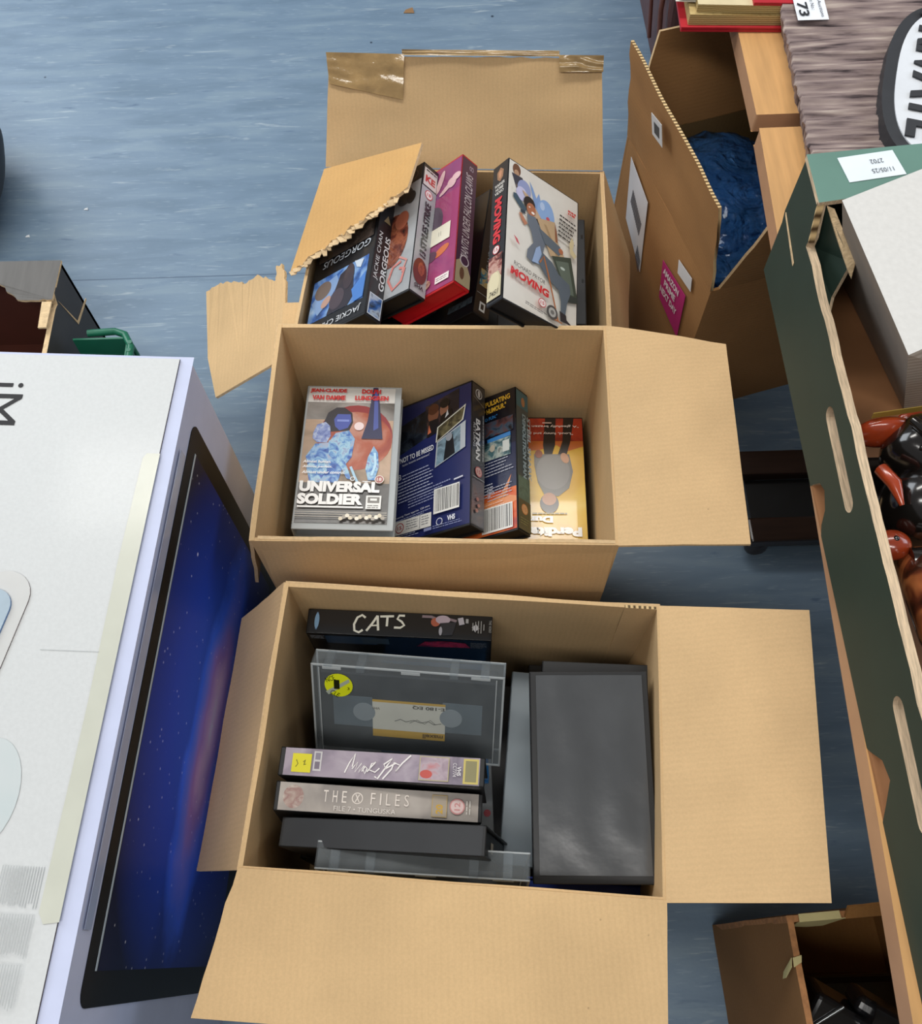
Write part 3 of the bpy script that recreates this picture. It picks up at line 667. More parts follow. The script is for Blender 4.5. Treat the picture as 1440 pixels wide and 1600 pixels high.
a.small(58,100,58,5,'#A8ACB8',lh=4.4,th=1.3,rot=3,seed=12); a.small(62,70,24,5,'#B8BCC8',lh=4.2,th=1.4,rot=3,seed=13); a.small(76,64,38,5,'#A8A8B4',lh=4,th=1.2,rot=3,seed=14); a.small(64,42,50,3,'#E0C0B0',lh=4,rot=3,seed=15); a.barcode(68,5,46,34)
a.build('printed_cover', k)
a = Art(*spine_frame(-1)); a.rect(.5,3,27.5,200,'#3A4A4E'); a.rect(.5,176,27.5,200,'#24606E'); a.ell(16,186,4,7,'#A8744A'); a.text('STEEL SHARK',24,168,92,8,'#9FB0B8',rot=-90,bold=.03); a.text('DEMOLITION MAN',13,168,92,8,'#8FA8B4',rot=-90,bold=.04)
a.rect(1,44,27,76,picture('pic_spt',['#2A3A34','#5A7468','#3A4A44'],50)); a.rect(.5,3,27.5,44,'#4A4A38'); rated(a,14,32,7,'15',c='#C88048',bg='#C8A078'); a.small(4,18,20,3,'#8A8A5A',lh=3.4)
a.build('printed_spine', k)

k = case('video_case', 'yellow and red cover lying upside down at the right of middle carton', (.0385,.4480,.1960), (-.04,.0,.0), 1)
a = Art(*face(1)); a.rect(1,2,119,201,picture('pic_yel',['#C89A34','#DDB84C','#E6CC70'],10)); a.rect(1,166,119,201,picture('pic_redo',['#7A2418','#B03A20','#8A2A20','#C86828'],22)); a.poly([(20,166),(119,166),(119,158),(96,150),(84,160),(60,152),(20,150)],'#B86024')
a.poly([(70,201),(84,201),(82,160),(76,140),(68,140),(66,160)],'#1E1A18'); a.poly([(94,201),(108,201),(102,164),(94,136),(82,136),(92,166)],'#1E1A18'); a.poly([(8,201),(44,201),(46,170),(42,130),(20,90),(10,100)],'#2A2624')
a.poly([(54,146),(100,146),(104,120),(98,96),(84,84),(66,86),(58,104),(54,130)],'#6E6C68'); a.ell(78,120,22,26,'#7C7A76'); a.ell(72,74,12,14,'#4A4440'); a.ell(72,80,9,9,'#A87858'); a.ell(94,140,5,8,'#B88A68',rot=20); a.ell(60,146,5,6,'#8A4A30'); a.ell(30,126,16,20,'#C8C0B8'); a.ell(26,96,14,22,'#8A8480')
a.small(50,58,46,1,'#8A7A40',th=2.2); a.text('Perdita',112,40,66,13,'#E8E8E4',rot=180,bold=.06); a.text('Durango',76,58,66,12,'#E8E8E4',rot=180,bold=.06); a.text('Rosie Perez is',114,22,62,5,'#8A7020',rot=180)
a.text('"A gleefully brazen trip to the',114,190,100,4.5,'#E8D8CC',rot=180,bold=.01); a.text('"Loud, funny and packed with',106,179,92,4.5,'#E8D8CC',rot=180,bold=.01); a.rect(66,192,78,193.5,'#D8B8A8')
a.build('printed_cover', k)

# --- nearest carton ---
k = case('video_case', 'black case with hand lettered white title, along nearest carton back wall', (-.1735,.3225,.2965), (-.078,.0,.0), 1, pose=UP)
a = Art(*SPINE_LONG); a.rect(3,.6,200,27.4,'#1A1B1D'); WT = '#E6E6D8'
a.line([(64,20),(60,23),(55,20),(52,12),(53,5),(58,3),(62,6)],2.5,WT); a.line([(66,5),(72,14),(77,23)],2.5,WT); a.line([(77,23),(78,14),(79,6)],2.5,WT); a.line([(69,11),(79,12)],1.6,WT); a.line([(80,22),(95,23)],2.5,WT); a.line([(88,22),(88,11)],2.5,WT); a.line([(107,24),(101,24),(99,20),(104,17),(107,13),(103,10),(96,10)],2.5,WT)
a.rect(10,4,12,24,'#5A7490'); a.ell(11,14,2.5,9,'#7FA4C4'); a.line([(126,24),(136,24),(146,20),(156,22),(164,20)],3,'#8A7A80'); a.ell(141,18,5,5,'#B0604A'); a.ell(149,21,8,5,'#B8A8B4'); a.poly([(146,17),(164,19),(160,4),(150,3)],'#2E3036'); a.ell(147,8,1.8,5,'#A8A8B0'); a.rect(166,16,172,24,'#B8B4BC',rot=15); a.rect(174,18,177,23,'#A8A8A8'); a.rect(182,10,188,16,'#C0C0C4',rot=35)
for i, w in enumerate((7,14,14,12,9)): a.rect(200-i*3-0-6.5, 14-w/2, 201-i*3-6.5, 14+w/2, '#9A9A98')
a.text('THE VIDEO',199.5,22,14,2.6,'#A8A8A4',rot=-90)
a.build('printed_spine', k)
a = Art((.119,0,0), (0,1,0), (-1,0,0)); a.rect(2,2,201,118,'#151619'); a.rect(20,88,76,114,'#2A4058'); a.rect(60,92,90,112,'#3A4A58'); a.poly([(120,90),(130,108),(150,112),(174,108),(180,92)],picture('pic_redfig',['#5A1024','#B02848','#2A1A30'],60)); a.small(4,112,16,3,'#8A9098',lh=4,th=2); a.small(180,110,18,5,'#9A9A98',lh=4)
a.build('printed_cover', k)

def clear_case(label, t, ypr, group=None, tape=True, sticker=False):
    th = thing('clear_video_case', label, 'video case', t, RR(*ypr) @ FACEUP, group)
    T = .026; B = MB()
    B.box((0,0,-.0014), (W_,H_,0), CLEAR); B.box((0,0,-T), (W_,H_,-T+.0014), CLEAR)
    B.build('case_cover', th, bevel=.0006)
    B = MB()
    for (a_, b_) in (((0,.0012,-T+.0015),(.0012,H_-.0012,-.0015)), ((W_-.0012,.0012,-T+.0015),(W_,H_-.0012,-.0015)), ((0,0,-T+.0015),(W_,.0012,-.0015)), ((0,H_-.0012,-T+.0015),(W_,H_,-.0015))): B.box(a_, b_, CLEAR)
    for y in (.018, .052, .150, .182): B.box((-.0004,y-.0045,-T+.001), (.007,y+.0045,.0005), CLEAR)
    for z in (-T, -.0015):
        B.box((0,0,z), (.0022,H_,z+.0017), CLEAR_EDGE); B.box((W_-.0022,0,z), (W_,H_,z+.0017), CLEAR_EDGE); B.box((0,0,z), (W_,.0022,z+.0017), CLEAR_EDGE); B.box((0,H_-.0022,z), (W_,H_,z+.0017), CLEAR_EDGE)
    for y in (.0085, H_-.0085): B.box((.004,y-.0006,-.0002), (W_-.004,y+.0006,.0006), CLEAR_EDGE)
    for y in (.022, .105, .178): B.box((.0022,y-.010,-.0002), (.0055,y+.010,.0006), CLEAR_EDGE)
    B.build('case_rim', th, bevel=.0012)
    if tape:
        t2 = bpy.data.objects.new('video_tape', None); COL.objects.link(t2); t2.parent = th
        t2.matrix_local = Matrix(((0,-1,0,.010),(1,0,0,.008),(0,0,1,-.0018),(0,0,0,1)))
        cassette_mesh(t2, T=.0225)
    return th
th = clear_case('clear plastic case showing a labelled tape, round yellow sticker on corner', (-.1615,.2790,.3265), (-.09,.93,-.03))
a = Art((.120,0,0), (0,1,0), (-1,0,0)); a.h = .0009
a.ell(29,95,15,15,mat('yellow_sticker','#D8E018',rough=.5)); a.poly([(15,86),(40,104),(41,100),(18,82)],'#A8B0A0'); a.text('1',30,90,12,6,'#20240C',rot=90,bold=.08); a.text('NCE',17,98,10,6,'#20240C',rot=25); a.text('CLE',19,84,10,6,'#20240C',rot=-30); a.text('3',38,90,2.5,3.5,'#20240C')
a.build('price_sticker', th)
a = Art((.120,0,-.0017), (0,1,0), (-1,0,0)); a.h = .0002
a.rect(64,28,142,78,'#D0A848'); a.rect(64,38,142,75,'#D8D6C8'); a.text('maxell',140,36,22,6,'#6A5020',rot=180,bold=.03); a.text('E-180 EQ',141,74,34,5,'#4A4438',rot=180,bold=.02); a.text('VHS',72,68,8,3,'#4A4438',rot=180); a.line([(138,52),(130,50),(124,54),(116,51),(108,54),(100,51),(94,54),(88,51)],.8,'#5A5A54'); a.line([(132,50),(126,56),(120,50),(112,55),(104,50)],.6,'#5A5A54')
a.build('tape_label', th)

k = case('video_case', 'lilac grey spine-up case with white script title and yellow price sticker', (-.1880,.1650,.3330), (-.092,.02,-.03), 1, pose=UP)
a = Art(*SPINE_LONG); a.rect(5,.8,198,27.2,picture('pic_lilac',['#7E7682','#A094A0','#B4AAB2'],30)); a.rect(182,2,197,26,'#C4B468'); a.rect(184,4,195,24,'#8A8460')
a.rect(34,6,42,25,'#C8C4C4'); a.rect(35.5,8,40.5,15,'#7A707C'); a.rect(35.5,17,40.5,23.5,'#8A8490'); a.rect(13,4,32,22,mat('yellow_price_sticker','#D6CC1C',rough=.55)); a.line([(17,16),(19,12),(17,9)],.7,'#5A5A20'); a.line([(24,14),(26,16),(25,11),(27,12)],.7,'#5A5A20')
a.line([(66,6),(70,16),(75,25),(73,12)],1.2,'#F0ECE8'); a.line([(73,10),(78,17),(76,7),(82,16),(80,7),(85,14),(83,8)],1.2,'#F0ECE8'); a.line([(84,10),(86,6),(88,11),(86,13),(84,10)],1.1,'#F0ECE8'); a.line([(88,8),(96,18),(92,16),(90,10),(96,8),(100,12)],1.2,'#F0ECE8'); a.line([(96,4),(99,2),(108,16),(112,22),(104,16),(106,12),(116,18)],1.4,'#F0ECE8'); a.line([(104,2),(112,12),(114,18),(120,16),(116,10),(122,18),(130,26)],1.4,'#F0ECE8')
a.rect(139,3,168,26,'#B8B080'); a.rect(139.7,3.7,167.3,25.3,picture('pic_lil2',['#9C8A94','#B4A4AC','#C06A68'],70)); a.ell(146,9,6,4,'#C05850'); a.text('VHS',176,18,9,4,'#D8D4D4',rot=-90,bold=.03); a.text('CC7774',172,21,13,3.4,'#D8D4D4',rot=-90)
a.build('printed_spine', k)

k = case('video_case', 'pale beige spine-up case with circled letter title and red rating disc', (-.1905,.1320,.3330), (-.078,.0,.10), 1, pose=UP)
a = Art(*SPINE_LONG); a.rect(4,.8,199,27.2,picture('pic_beige',['#8A8480','#A8A098','#BCB4AC'],16)); a.ell(18,14,10,11,picture('pic_beige2',['#B8A89C','#9A7A74','#C8C0B4'],90)); CR = '#E4DAD0'
for ch, x in (('T',47),('H',56),('E',65)): a.text(ch,x,11,4.5,11,CR)
a.ring(80,16,5.5,1,CR,'#A09890'); a.text('X',77.6,12.5,4.8,7,CR,bold=.02)
for ch, x in (('F',93),('I',102),('L',108),('E',117),('S',126)): a.text(ch,x,11,(1.4 if ch == 'I' else 4.5),11,CR)
a.text('FILE 7 • TUNGUSKA',58,3,60,4.6,'#DCD4CC'); a.rect(153,3,168,24,'#B8A070'); a.rect(153.8,3.8,167.2,23.2,'#A89C8C'); a.text('20',164,6,9,7,'#C8A040',rot=90,bold=.04); rated(a,178,14,7.5,'12',c='#C88A88',bg='#D8C0BC',rot=90); a.small(190,20,14,2,'#D8D4CC',lh=3,rot=-90)
a.build('printed_spine', k)

k = case('video_case', 'plain black spine-up case with a pale mark on its end', (-.1860,.1000,.3210), (-.10,-.02,-.20), 1, pose=UP)
a = Art(*SPINE_LONG); a.rect(3,1,200,27,mat('black_spine_film','#26282B',rough=.38,vary=.1)); a.build('printed_spine', k)
a = Art((.0,H_,0), (1,0,0), (0,0,-1)); a.h = -.0030; a.N = Vector((0,1,0)); a.rect(42,8,54,18,'#B8A888'); a.build('end_mark', k)
clear_case('frosted clear empty case, ribbed edge up, behind nearest carton front flap', (-.1485,.0780,.3330), (-.085,1.45,.0), tape=False)

# flat ones on the right side of the near carton
k = thing('video_case', 'large plain black case lying face up at right of nearest carton', 'video case', (.0580,.0600,.3085), RR(-.035,.11,-.04))
shell(k, 1)
B = MB(); B.patch((.0065,.008,.0024),(.114,.008,.0024),(.114,.199,.0024),(.0065,.199,.0024),24,40,.0024,BLACK_FILM,amp=.0020,seed=4.3); B.build('plastic_wrap', k)
k = thing('video_case', 'black case mostly hidden under the large plain black one', 'video case', (.0665,.0830,.2780), RR(-.08,.06,-.02)); shell(k, 1)
k = thing('video_case', 'plain grey case flat under the big black case, its left edge showing', 'video case', (.0275,.0840,.2460), RR(-.12,.02,.0)); shell(k, 1, GREY_PL, GREY_PL)
a = Art(*face(1)); a.rect(4,4,114,200,GREY_PL); a.build('clear_sleeve', k)
def edge_case(label, t, yaw, m, size=(W_, H_, T_), pitch=0.0):
    k = thing('video_case', label, 'video case', t, RR(yaw, pitch, 0)); shell(k, 1, m, m); return k
BLU = mat('blue_case_plastic','#1E3A98',rough=.35,vary=.08)
k = thing('video_case', 'deep blue case upright at front right of nearest carton', 'video case', (.054,.0525,.236), RR(-.09,0,0) @ Matrix(((1,0,0),(0,0,1),(0,-1,0)))); k.matrix_world = Matrix.Translation((.054,.0525,.033)) @ RR(-.09,0,0).to_4x4() @ Matrix(((1,0,0,0),(0,0,-1,0),(0,1,0,0),(0,0,0,1))); shell(k, 1, BLU, BLU, T=.020)
edge_case('bright blue case low beside the lilac spine', (.0150,.1800,.2080), radians(0), mat('bright_blue_plastic','#1F74B8',rough=.35,vary=.08)).location = (-.098,.176,.2050)
k = edge_case('light grey case with red mark low beside the beige spine', (-.094,.052,.1760), radians(0), mat('pale_grey_plastic','#8C9092',rough=.4,vary=.08))
a = Art(*face(1)); a.h = .0003; a.ell(113,92,4,4,'#B83A44'); a.build('red_mark', k)

# hidden supports: plain black cases on the carton bottoms, one or two edges peep out in the gaps
def filler(x, y, z, yaw, n, label, grp):
    root = None
    for i in range(n):
        if root is None:
            B = MB(); B.box((-.06,-.1015,0), (.06,.1015,.0275), BLACK)
            root = B.build('video_case', None, (0,0,0), bevel=.0012); o = root
        else:
            o = root.copy(); COL.objects.link(o)
        o.location = (x, y, z + i*.0279); o.rotation_euler = (0,0,yaw)
        tag(o, label, 'video case', grp)
for (x, n) in ((-.125,5),(-.001,5),(.124,5)): filler(x, .20, .007, -.099, n if x < .1 else 7, 'plain black case stacked under the others in nearest carton', 'black cases at the bottom of the nearest carton')
for (x, n) in ((-.143,8),(-.020,4),(.100,5)): filler(x, .537, .007, -.048, n, 'plain black case stacked under the others in middle carton', 'black cases at the bottom of the middle carton')
for (x, n) in ((-.120,8),(.004,7),(.118,8)): filler(x, .865 if x < .1 else .86, .007, -.060, n if x < .1 else 4, 'plain black case stacked under the others in far carton', 'black cases at the bottom of the far carton')

# ------------------------------------------------------------------ white computer carton at the left
WHITE = mat('white_gloss_board', '#C2C5C5', rough=.45, coat=.15, vary=.02, vscale=300, bump=.05, bscale=400)
WHITE_COOL_LIT = mat('white_gloss_board_cool_lit', '#BCC3DC', rough=.4, spec=.3, vary=.02)  # same white board, cool side light put into its colour as a bluish tint
p0 = Vector((-.261,.545,0)); p1 = Vector((-.303,-.040,0)); UX = (p1-p0).normalized(); UY = Vector((UX.y,-UX.x,0)); 
if UY.x > 0: UY = -UY
HB = .50; DEP = .26
t = thing('computer_box', 'tall glossy white computer box with galaxy screen picture on side', 'box', p0 + (p1-p0)*.5)
org = p0 + (p1-p0)*.5
B = MB(); L = (p1-p0).length + .05
ends = [p0, p0+UX*L, p0+UX*L+UY*DEP, p0+UY*DEP]
B.slab([e + Vector((0,0,HB)) for e in ends], (0,0,-HB), WHITE_COOL_LIT, WHITE_COOL_LIT)
bb = B.build('box_body', t, org, bevel=.012, segs=4)
# lid panel on top, slightly set in, with a dark cut line along the edge
B = MB(); q = [p0+UX*.004+UY*.013, p0+UX*(L-.004)+UY*.016, p0+UX*(L-.004)+UY*(DEP-.01), p0+UX*.004+UY*(DEP-.01)]
B.slab([e + Vector((0,0,HB+.0025)) for e in q], (0,0,-.002), WHITE, mat('lid_cut_edge','#4A3E3C',rough=.9))
B.build('lid', t, org)
lid_z = HB + .0027
def lid_frame(): return Art(p0 + Vector((0,0,lid_z)), -UY, -UX)    # u to the right (towards the screen side), v away
a = Art(p0 + Vector((0,0,lid_z)), -UY, -UX)
DK = matte('#2A2A2C')
def lidpt(x, y):   # world xy -> art units
    d = Vector((x,y,0)) - p0; return d.dot(-UY)*1000, d.dot(-UX)*1000
u_, v_ = lidpt(-.445, .468); a.text('iM', -195, -38, 48, 36, DK, rot=-90, bold=-.005)
a.b.build('lettering', t, org)
# tape strip, small print and blue tinted picture on the lid
CLT = mat('clear_tape', '#BDBFB2', rough=.3, coat=.2)
a = Art(p0 + Vector((0,0,lid_z)), -UY, -UX, base=.0003)
a.poly([(-12.5,-112),(-14,-516),(-26,-518),(-31,-510),(-29,-350),(-30,-224),(-28,-117),(-25,-112)], CLT); a.b.build('clear_tape', t, org)
a = Art(p0 + Vector((0,0,lid_z)), -UY, -UX, base=.0004); GP = matte('#A4A8A8')
rnd = random.Random(2)
for (v0, n) in ((-478,16),(-512,16),(-546,16)):
    for i in range(n): a.rect(-(34.6+i*2.1), v0-26-rnd.uniform(0,4), -(34+i*2.1), v0, GP)
for i in range(0): pass
a.b.build('small_print', t, org)
a = Art(p0 + Vector((0,0,lid_z)), -UY, -UX, base=.0003)
a.ell(-96,-425,28,44,picture('pic_mint',['#BDC3C3','#B6C0C1','#C1C5C5'],8,coat=.0,rough=.5)); a.b.build('tinted_picture', t, org)
a = Art(p0 + Vector((0,0,lid_z)), -UY, -UX, base=.0003); a.rect(-80,-306,-29,-305.6,GP); a.b.build('fold_mark', t, org)
# handle slot
u_, v_ = lidpt(-.388,.300)
B = MB(); c_ = Vector((-.420,.222,lid_z)); HS = mat('handle_slot','#9FB0BC',rough=.4,vary=.1); HD = mat('handle_rim','#BEBFBD',rough=.5)
def stadium(cx, L_, r, z, ang):
    pts = []
    for i in range(13): a_ = pi*i/12; pts.append((r*cos(a_), L_/2 + r*sin(a_)))
    for i in range(13): a_ = pi + pi*i/12; pts.append((r*cos(a_), -L_/2 + r*sin(a_)))
    return [Vector((cx.x + x*cos(ang) - y*sin(ang), cx.y + x*sin(ang) + y*cos(ang), z)) for x, y in pts]
B.slab(stadium(c_, .15, .024, lid_z+.0012, -.22), (0,0,-.001), HD, mat('slot_shadow_line','#6A5450',rough=.8)); B.slab(stadium(c_+Vector((-.006,-.006,0)), .142, .0165, lid_z+.0035, -.22), (0,0,-.003), HS, mat('handle_blue','#5E7FA8',rough=.35))
hn = B.build('carry_handle', t, org, bevel=.0012)
# screen print on the face
def galaxy():
    m, nt, b = base_mat('galaxy_print'); b.inputs['Roughness'].default_value = .45; b.inputs['Specular IOR Level'].default_value = .15
    tc = nt.nodes.new('ShaderNodeTexCoord')
    def N(t_, **k):
        n = nt.nodes.new(t_)
        for a_, v in k.items(): setattr(n, a_, v)
        return n
    mp = N('ShaderNodeMapping'); nt.links.new(tc.outputs['UV'], mp.inputs['Vector'])
    mp.inputs['Rotation'].default_value = (0,0,radians(-8)); mp.inputs['Location'].default_value = (-.325,-.20,0)
    mp.vector_type = 'TEXTURE'; mp.inputs['Location'].default_value = (.31,.243,0); mp.inputs['Rotation'].default_value = (0,0,radians(7)); mp.inputs['Scale'].default_value = (.24,.075,1)
    ns = N('ShaderNodeTexNoise'); ns.inputs['Scale'].default_value = 14; ns.inputs['Detail'].default_value = 8; nt.links.new(tc.outputs['UV'], ns.inputs['Vector'])
    ad = N('ShaderNodeVectorMath', operation='MULTIPLY_ADD'); nt.links.new(ns.outputs['Color'], ad.inputs[0]); ad.inputs[1].default_value = (.5,.5,0); nt.links.new(mp.outputs['Vector'], ad.inputs[2])
    sb = N('ShaderNodeVectorMath', operation='SUBTRACT'); nt.links.new(ad.outputs[0], sb.inputs[0]); sb.inputs[1].default_value = (.25,.25,0)
    ln = N('ShaderNodeVectorMath', operation='LENGTH'); nt.links.new(sb.outputs[0], ln.inputs[0])
    r = N('ShaderNodeValToRGB'); nt.links.new(ln.outputs['Value'], r.inputs['Fac']); e = r.color_ramp.elements
    e[0].position = .0; e[0].color = lin('#FFE9DC'); e[1].position = 1.0; e[1].color = (0,0,0,1)
    for p_, c in ((.14,'#F0C0AC'),(.36,'#B07878'),(.6,'#6A6CB8'),(.8,'#2E52B8')): x = e.new(p_); x.color = lin(c)
    # wide blue glow
    mp2 = N('ShaderNodeMapping'); mp2.vector_type = 'TEXTURE'; nt.links.new(tc.outputs['UV'], mp2.inputs['Vector']); mp2.inputs['Location'].default_value = (.30,.24,0); mp2.inputs['Scale'].default_value = (.30,.26,1)
    ln2 = N('ShaderNodeVectorMath', operation='LENGTH'); nt.links.new(mp2.outputs[0], ln2.inputs[0])
    r2 = N('ShaderNodeValToRGB'); nt.links.new(ln2.outputs['Value'], r2.inputs['Fac']); e = r2.color_ramp.elements
    e[0].position = 0; e[0].color = lin('#3E6AE8'); e[1].position = 1.0; e[1].color = lin('#0E1230')
    x = e.new(.55); x.color = lin('#2446B8')
    v = N('ShaderNodeTexVoronoi'); v.inputs['Scale'].default_value = 75; nt.links.new(tc.outputs['UV'], v.inputs['Vector'])
    v2 = N('ShaderNodeTexVoronoi'); v2.inputs['Scale'].default_value = 16; nt.links.new(tc.outputs['UV'], v2.inputs['Vector'])
    def stars(src, a0, a1, s):
        q_ = N('ShaderNodeValToRGB'); nt.links.new(src, q_.inputs['Fac']); q_.color_ramp.elements[0].position = a0; q_.color_ramp.elements[1].position = a1
        q_.color_ramp.elements[0].color = (s, s, s*1.05, 1); q_.color_ramp.elements[1].color = (0,0,0,1); return q_.outputs['Color']
    def addc(a_, b_):
        x = N('ShaderNodeMix', data_type='RGBA', blend_type='ADD'); x.inputs[0].default_value = 1; nt.links.new(a_, x.inputs[6]); nt.links.new(b_, x.inputs[7]); return x.outputs[2]
    col = addc(addc(r.outputs['Color'], r2.outputs['Color']), addc(stars(v.outputs['Distance'], .05, .12, .35), stars(v2.outputs['Distance'], .02, .045, .7)))
    nt.links.new(col, b.inputs['Base Color']); return m
GAL = galaxy()
def face_pt(u, z, off=0.0008): return p0 + UX*u - UY*off + Vector((0,0,z))
def rrect(u0, u1, z0, z1, r, off):
    pts = []
    for (cx, cz, a0) in ((u1-r, z1-r, 0), (u0+r, z1-r, 90), (u0+r, z0+r, 180), (u1-r, z0+r, 270)):
        for i in range(7): a_ = radians(a0 + 15*i); pts.append(face_pt(cx + r*cos(a_), cz + r*sin(a_), off))
    return pts
B = MB(); FR = mat('screen_bezel_print', '#0D0D0F', rough=.45, spec=.15)
B.slab(rrect(.056,.575,.035,.470,.014,.0008), UY*.0006, FR); scr = B.build('screen_picture', t, org)
me = bpy.data.meshes.new('galaxy'); g = [face_pt(.082,.075,.0012), face_pt(.549,.075,.0012), face_pt(.549,.446,.0012), face_pt(.082,.446,.0012)]
me.from_pydata([v - org for v in g], [], [(0,1,2,3)]); uv = me.uv_layers.new(name='UVMap')
for li, (u, v) in enumerate(((.082,.075),(.549,.075),(.549,.446),(.082,.446))): uv.data[li].uv = (u, v)
me.materials.append(GAL); me.update()
go = bpy.data.objects.new('galaxy_image', me); COL.objects.link(go); go.parent = scr
B = MB(); B.slab([face_pt(.082,.4470,.0014), face_pt(.549,.4480,.0014), face_pt(.549,.4515,.0014), face_pt(.082,.4505,.0014)], UY*.0003, mat('screen_silver_print','#A8B4BC',rough=.3))  # thin silver line printed along the top of the display
B.build('silver_line', scr, org)
B = MB(); B.patch(face_pt(.10,.476,.0017), face_pt(.52,.478,.0017), face_pt(.52,.492,.0017), face_pt(.10,.492,.0017), 6, 2, .0003, mat('side_tape','#98A2BC',rough=.2,coat=.6)); B.build('clear_tape', t, org)

# ------------------------------------------------------------------ fruit-tray style crates
def prism_x(B, prof, x, th, m, side):
    """upright plate in the yz plane at x (outer face), thickness towards +x"""
    B.slab([Vector((x, y, z)) for y, z in prof], (th,0,0), m, side)
GREEN = mat('dark_green_board', '#26382F', rough=.6, coat=.0, vary=.06, vscale=30)
GREEN_TOP = mat('green_board_top', '#5E8478', rough=.5, coat=.2, vary=.1, vscale=12)
GEDGE = mat('green_board_cut_edge', '#D6BE9E', rough=.9, vary=.28, vscale=14, stretch=(60,4,20), bump=.5, bscale=200)
org = Vector((.43,.27,.5))
t = thing('cardboard_tray', 'dark green fruit tray with hand slots standing on wooden table', 'tray', org)
zt = .5005
def slot_plate(B, outline, holes, x, th, m, edge_m):
    """plate with stadium holes (y0,z0,y1,z1,r): built from tessellated outline+holes"""
    loops = [[Vector((x, y, z)) for y, z in outline]]
    for (ya, za, yb, zb, r) in holes:
        d = Vector((yb-ya, zb-za)).normalized(); n = Vector((-d.y, d.x)); pts = []
        for i in range(9): a_ = -pi/2 + pi*i/8; q_ = Vector((yb, zb)) + d*r*cos(a_) + n*r*sin(a_); pts.append(Vector((x, q_.x, q_.y)))
        for i in range(9): a_ = pi/2 + pi*i/8; q_ = Vector((ya, za)) + d*r*cos(a_) + n*r*sin(a_); pts.append(Vector((x, q_.x, q_.y)))
        loops.append(list(reversed(pts)))
    flat = [p for l in loops for p in l]; tri = geometry.tessellate_polygon(loops)
    B.add(flat, [tuple(q) for q in tri], m); B.add([p + Vector((th,0,0)) for p in flat], [tuple(reversed(q)) for q in tri], m)
    for l in loops:
        n = len(l); B.add(l + [p + Vector((th,0,0)) for p in l], [(i, (i+1) % n, n+(i+1) % n, n+i) for i in range(n)], edge_m)
rimj = []
yy = .574
rnd = random.Random(11)
while yy > -.14:
    rimj.append((yy, .602 + .003*noise.noise(Vector((yy*30,0,0))) + .0008*rnd.uniform(-1,1))); yy -= .012
outline = [(-.15,zt), (.085,zt), (.095,.512), (.112,.530), (.128,.524), (.138,.506), (.142,zt), (.33,zt), (.338,.506), (.346,.520), (.362,.528), (.372,.522), (.378,.508), (.380,zt), (.633,zt),
           (.636,.566), (.640,.578), (.640,.642), (.588,.642), (.574,.612)] + rimj
B = MB(); slot_plate(B, outline, [(.412,.571,.330,.568,.0085), (.158,.571,.076,.568,.0085)], .3215, .008, GREEN, GEDGE)
B.build('tray_side', t, org)
B = MB()
B.slab([(.322,.633,.5045),(.62,.655,.5045),(.62,-.14,.5045),(.322,-.14,.5045)], (0,0,-.004), mat('tray_floor','#9A6B45',rough=.7,vary=.15,vscale=12)); B.build('tray_floor', t, org)
B = MB(); B.slab([(.322,.633,zt),(.322,.640,.641),(.62,.662,.641),(.62,.655,zt)], (-.0004,-.007,0), GREEN); B.build('tray_end', t, org)
B = MB(); B.slab([(.3212,.6425,.6445),(.62,.668,.6445),(.62,.655,.6445),(.43,.606,.6445),(.342,.588,.6445),(.3212,.585,.6445)], (0,0,-.005), GREEN_TOP, GEDGE)
led = B.build('tray_ledge', t, org, bevel=.001)
B = MB(); B.slab([(.331,.587,.637),(.353,.546,.611),(.3455,.535,.577),(.332,.500,.575),(.331,.585,.590)], (.003,0,-.001), GREEN, GEDGE); B.build('torn_flap', t, org)
B = MB(); B.slab([(.3305,.587,.6385),(.337,.584,.6375),(.3475,.566,.624),(.357,.546,.613),(.3545,.536,.603),(.350,.542,.6085),(.3405,.566,.6225)], (.001,0,-.003), TORN); B.build('torn_edge', t, org)
B = MB(); B.slab([(.3210,.588,.6425),(.327,.588,.6425),(.326,.573,.610),(.3208,.573,.610)], (0,-.002,-.0005), FLUTE); B.build('fluted_edge', t, org)
B = MB(); B.slab([(.3210,.580,.572),(.3212,.6355,.580),(.3212,.6335,.5775),(.3210,.5795,.5685)], (-.0006,0,0), TORN); B.build('slit_edge', t, org)
# stock label on ledge
lb = MB(); c_ = Vector((.376,.6255,.6452)); du = Vector((.988,.13,0)); dv = Vector((-.13,.988,0))
lb.slab([c_ - du*.026 - dv*.0155, c_ + du*.027 - dv*.0145, c_ + du*.025 + dv*.0155, c_ - du*.027 + dv*.0145], (0,0,-.0004), matte('#DDE6EC')); lo = lb.build('stock_label', t, org)
a = Art(c_ + Vector((0,0,.0002)) + du*.018, -du, -dv); a.text('11/05/25', -0, 4, 20, 5, matte('#4A4E54')); a.text('2702', 6, -7, 12, 5, matte('#4A4E54')); o = a.b.build('printed_text', lo, org)

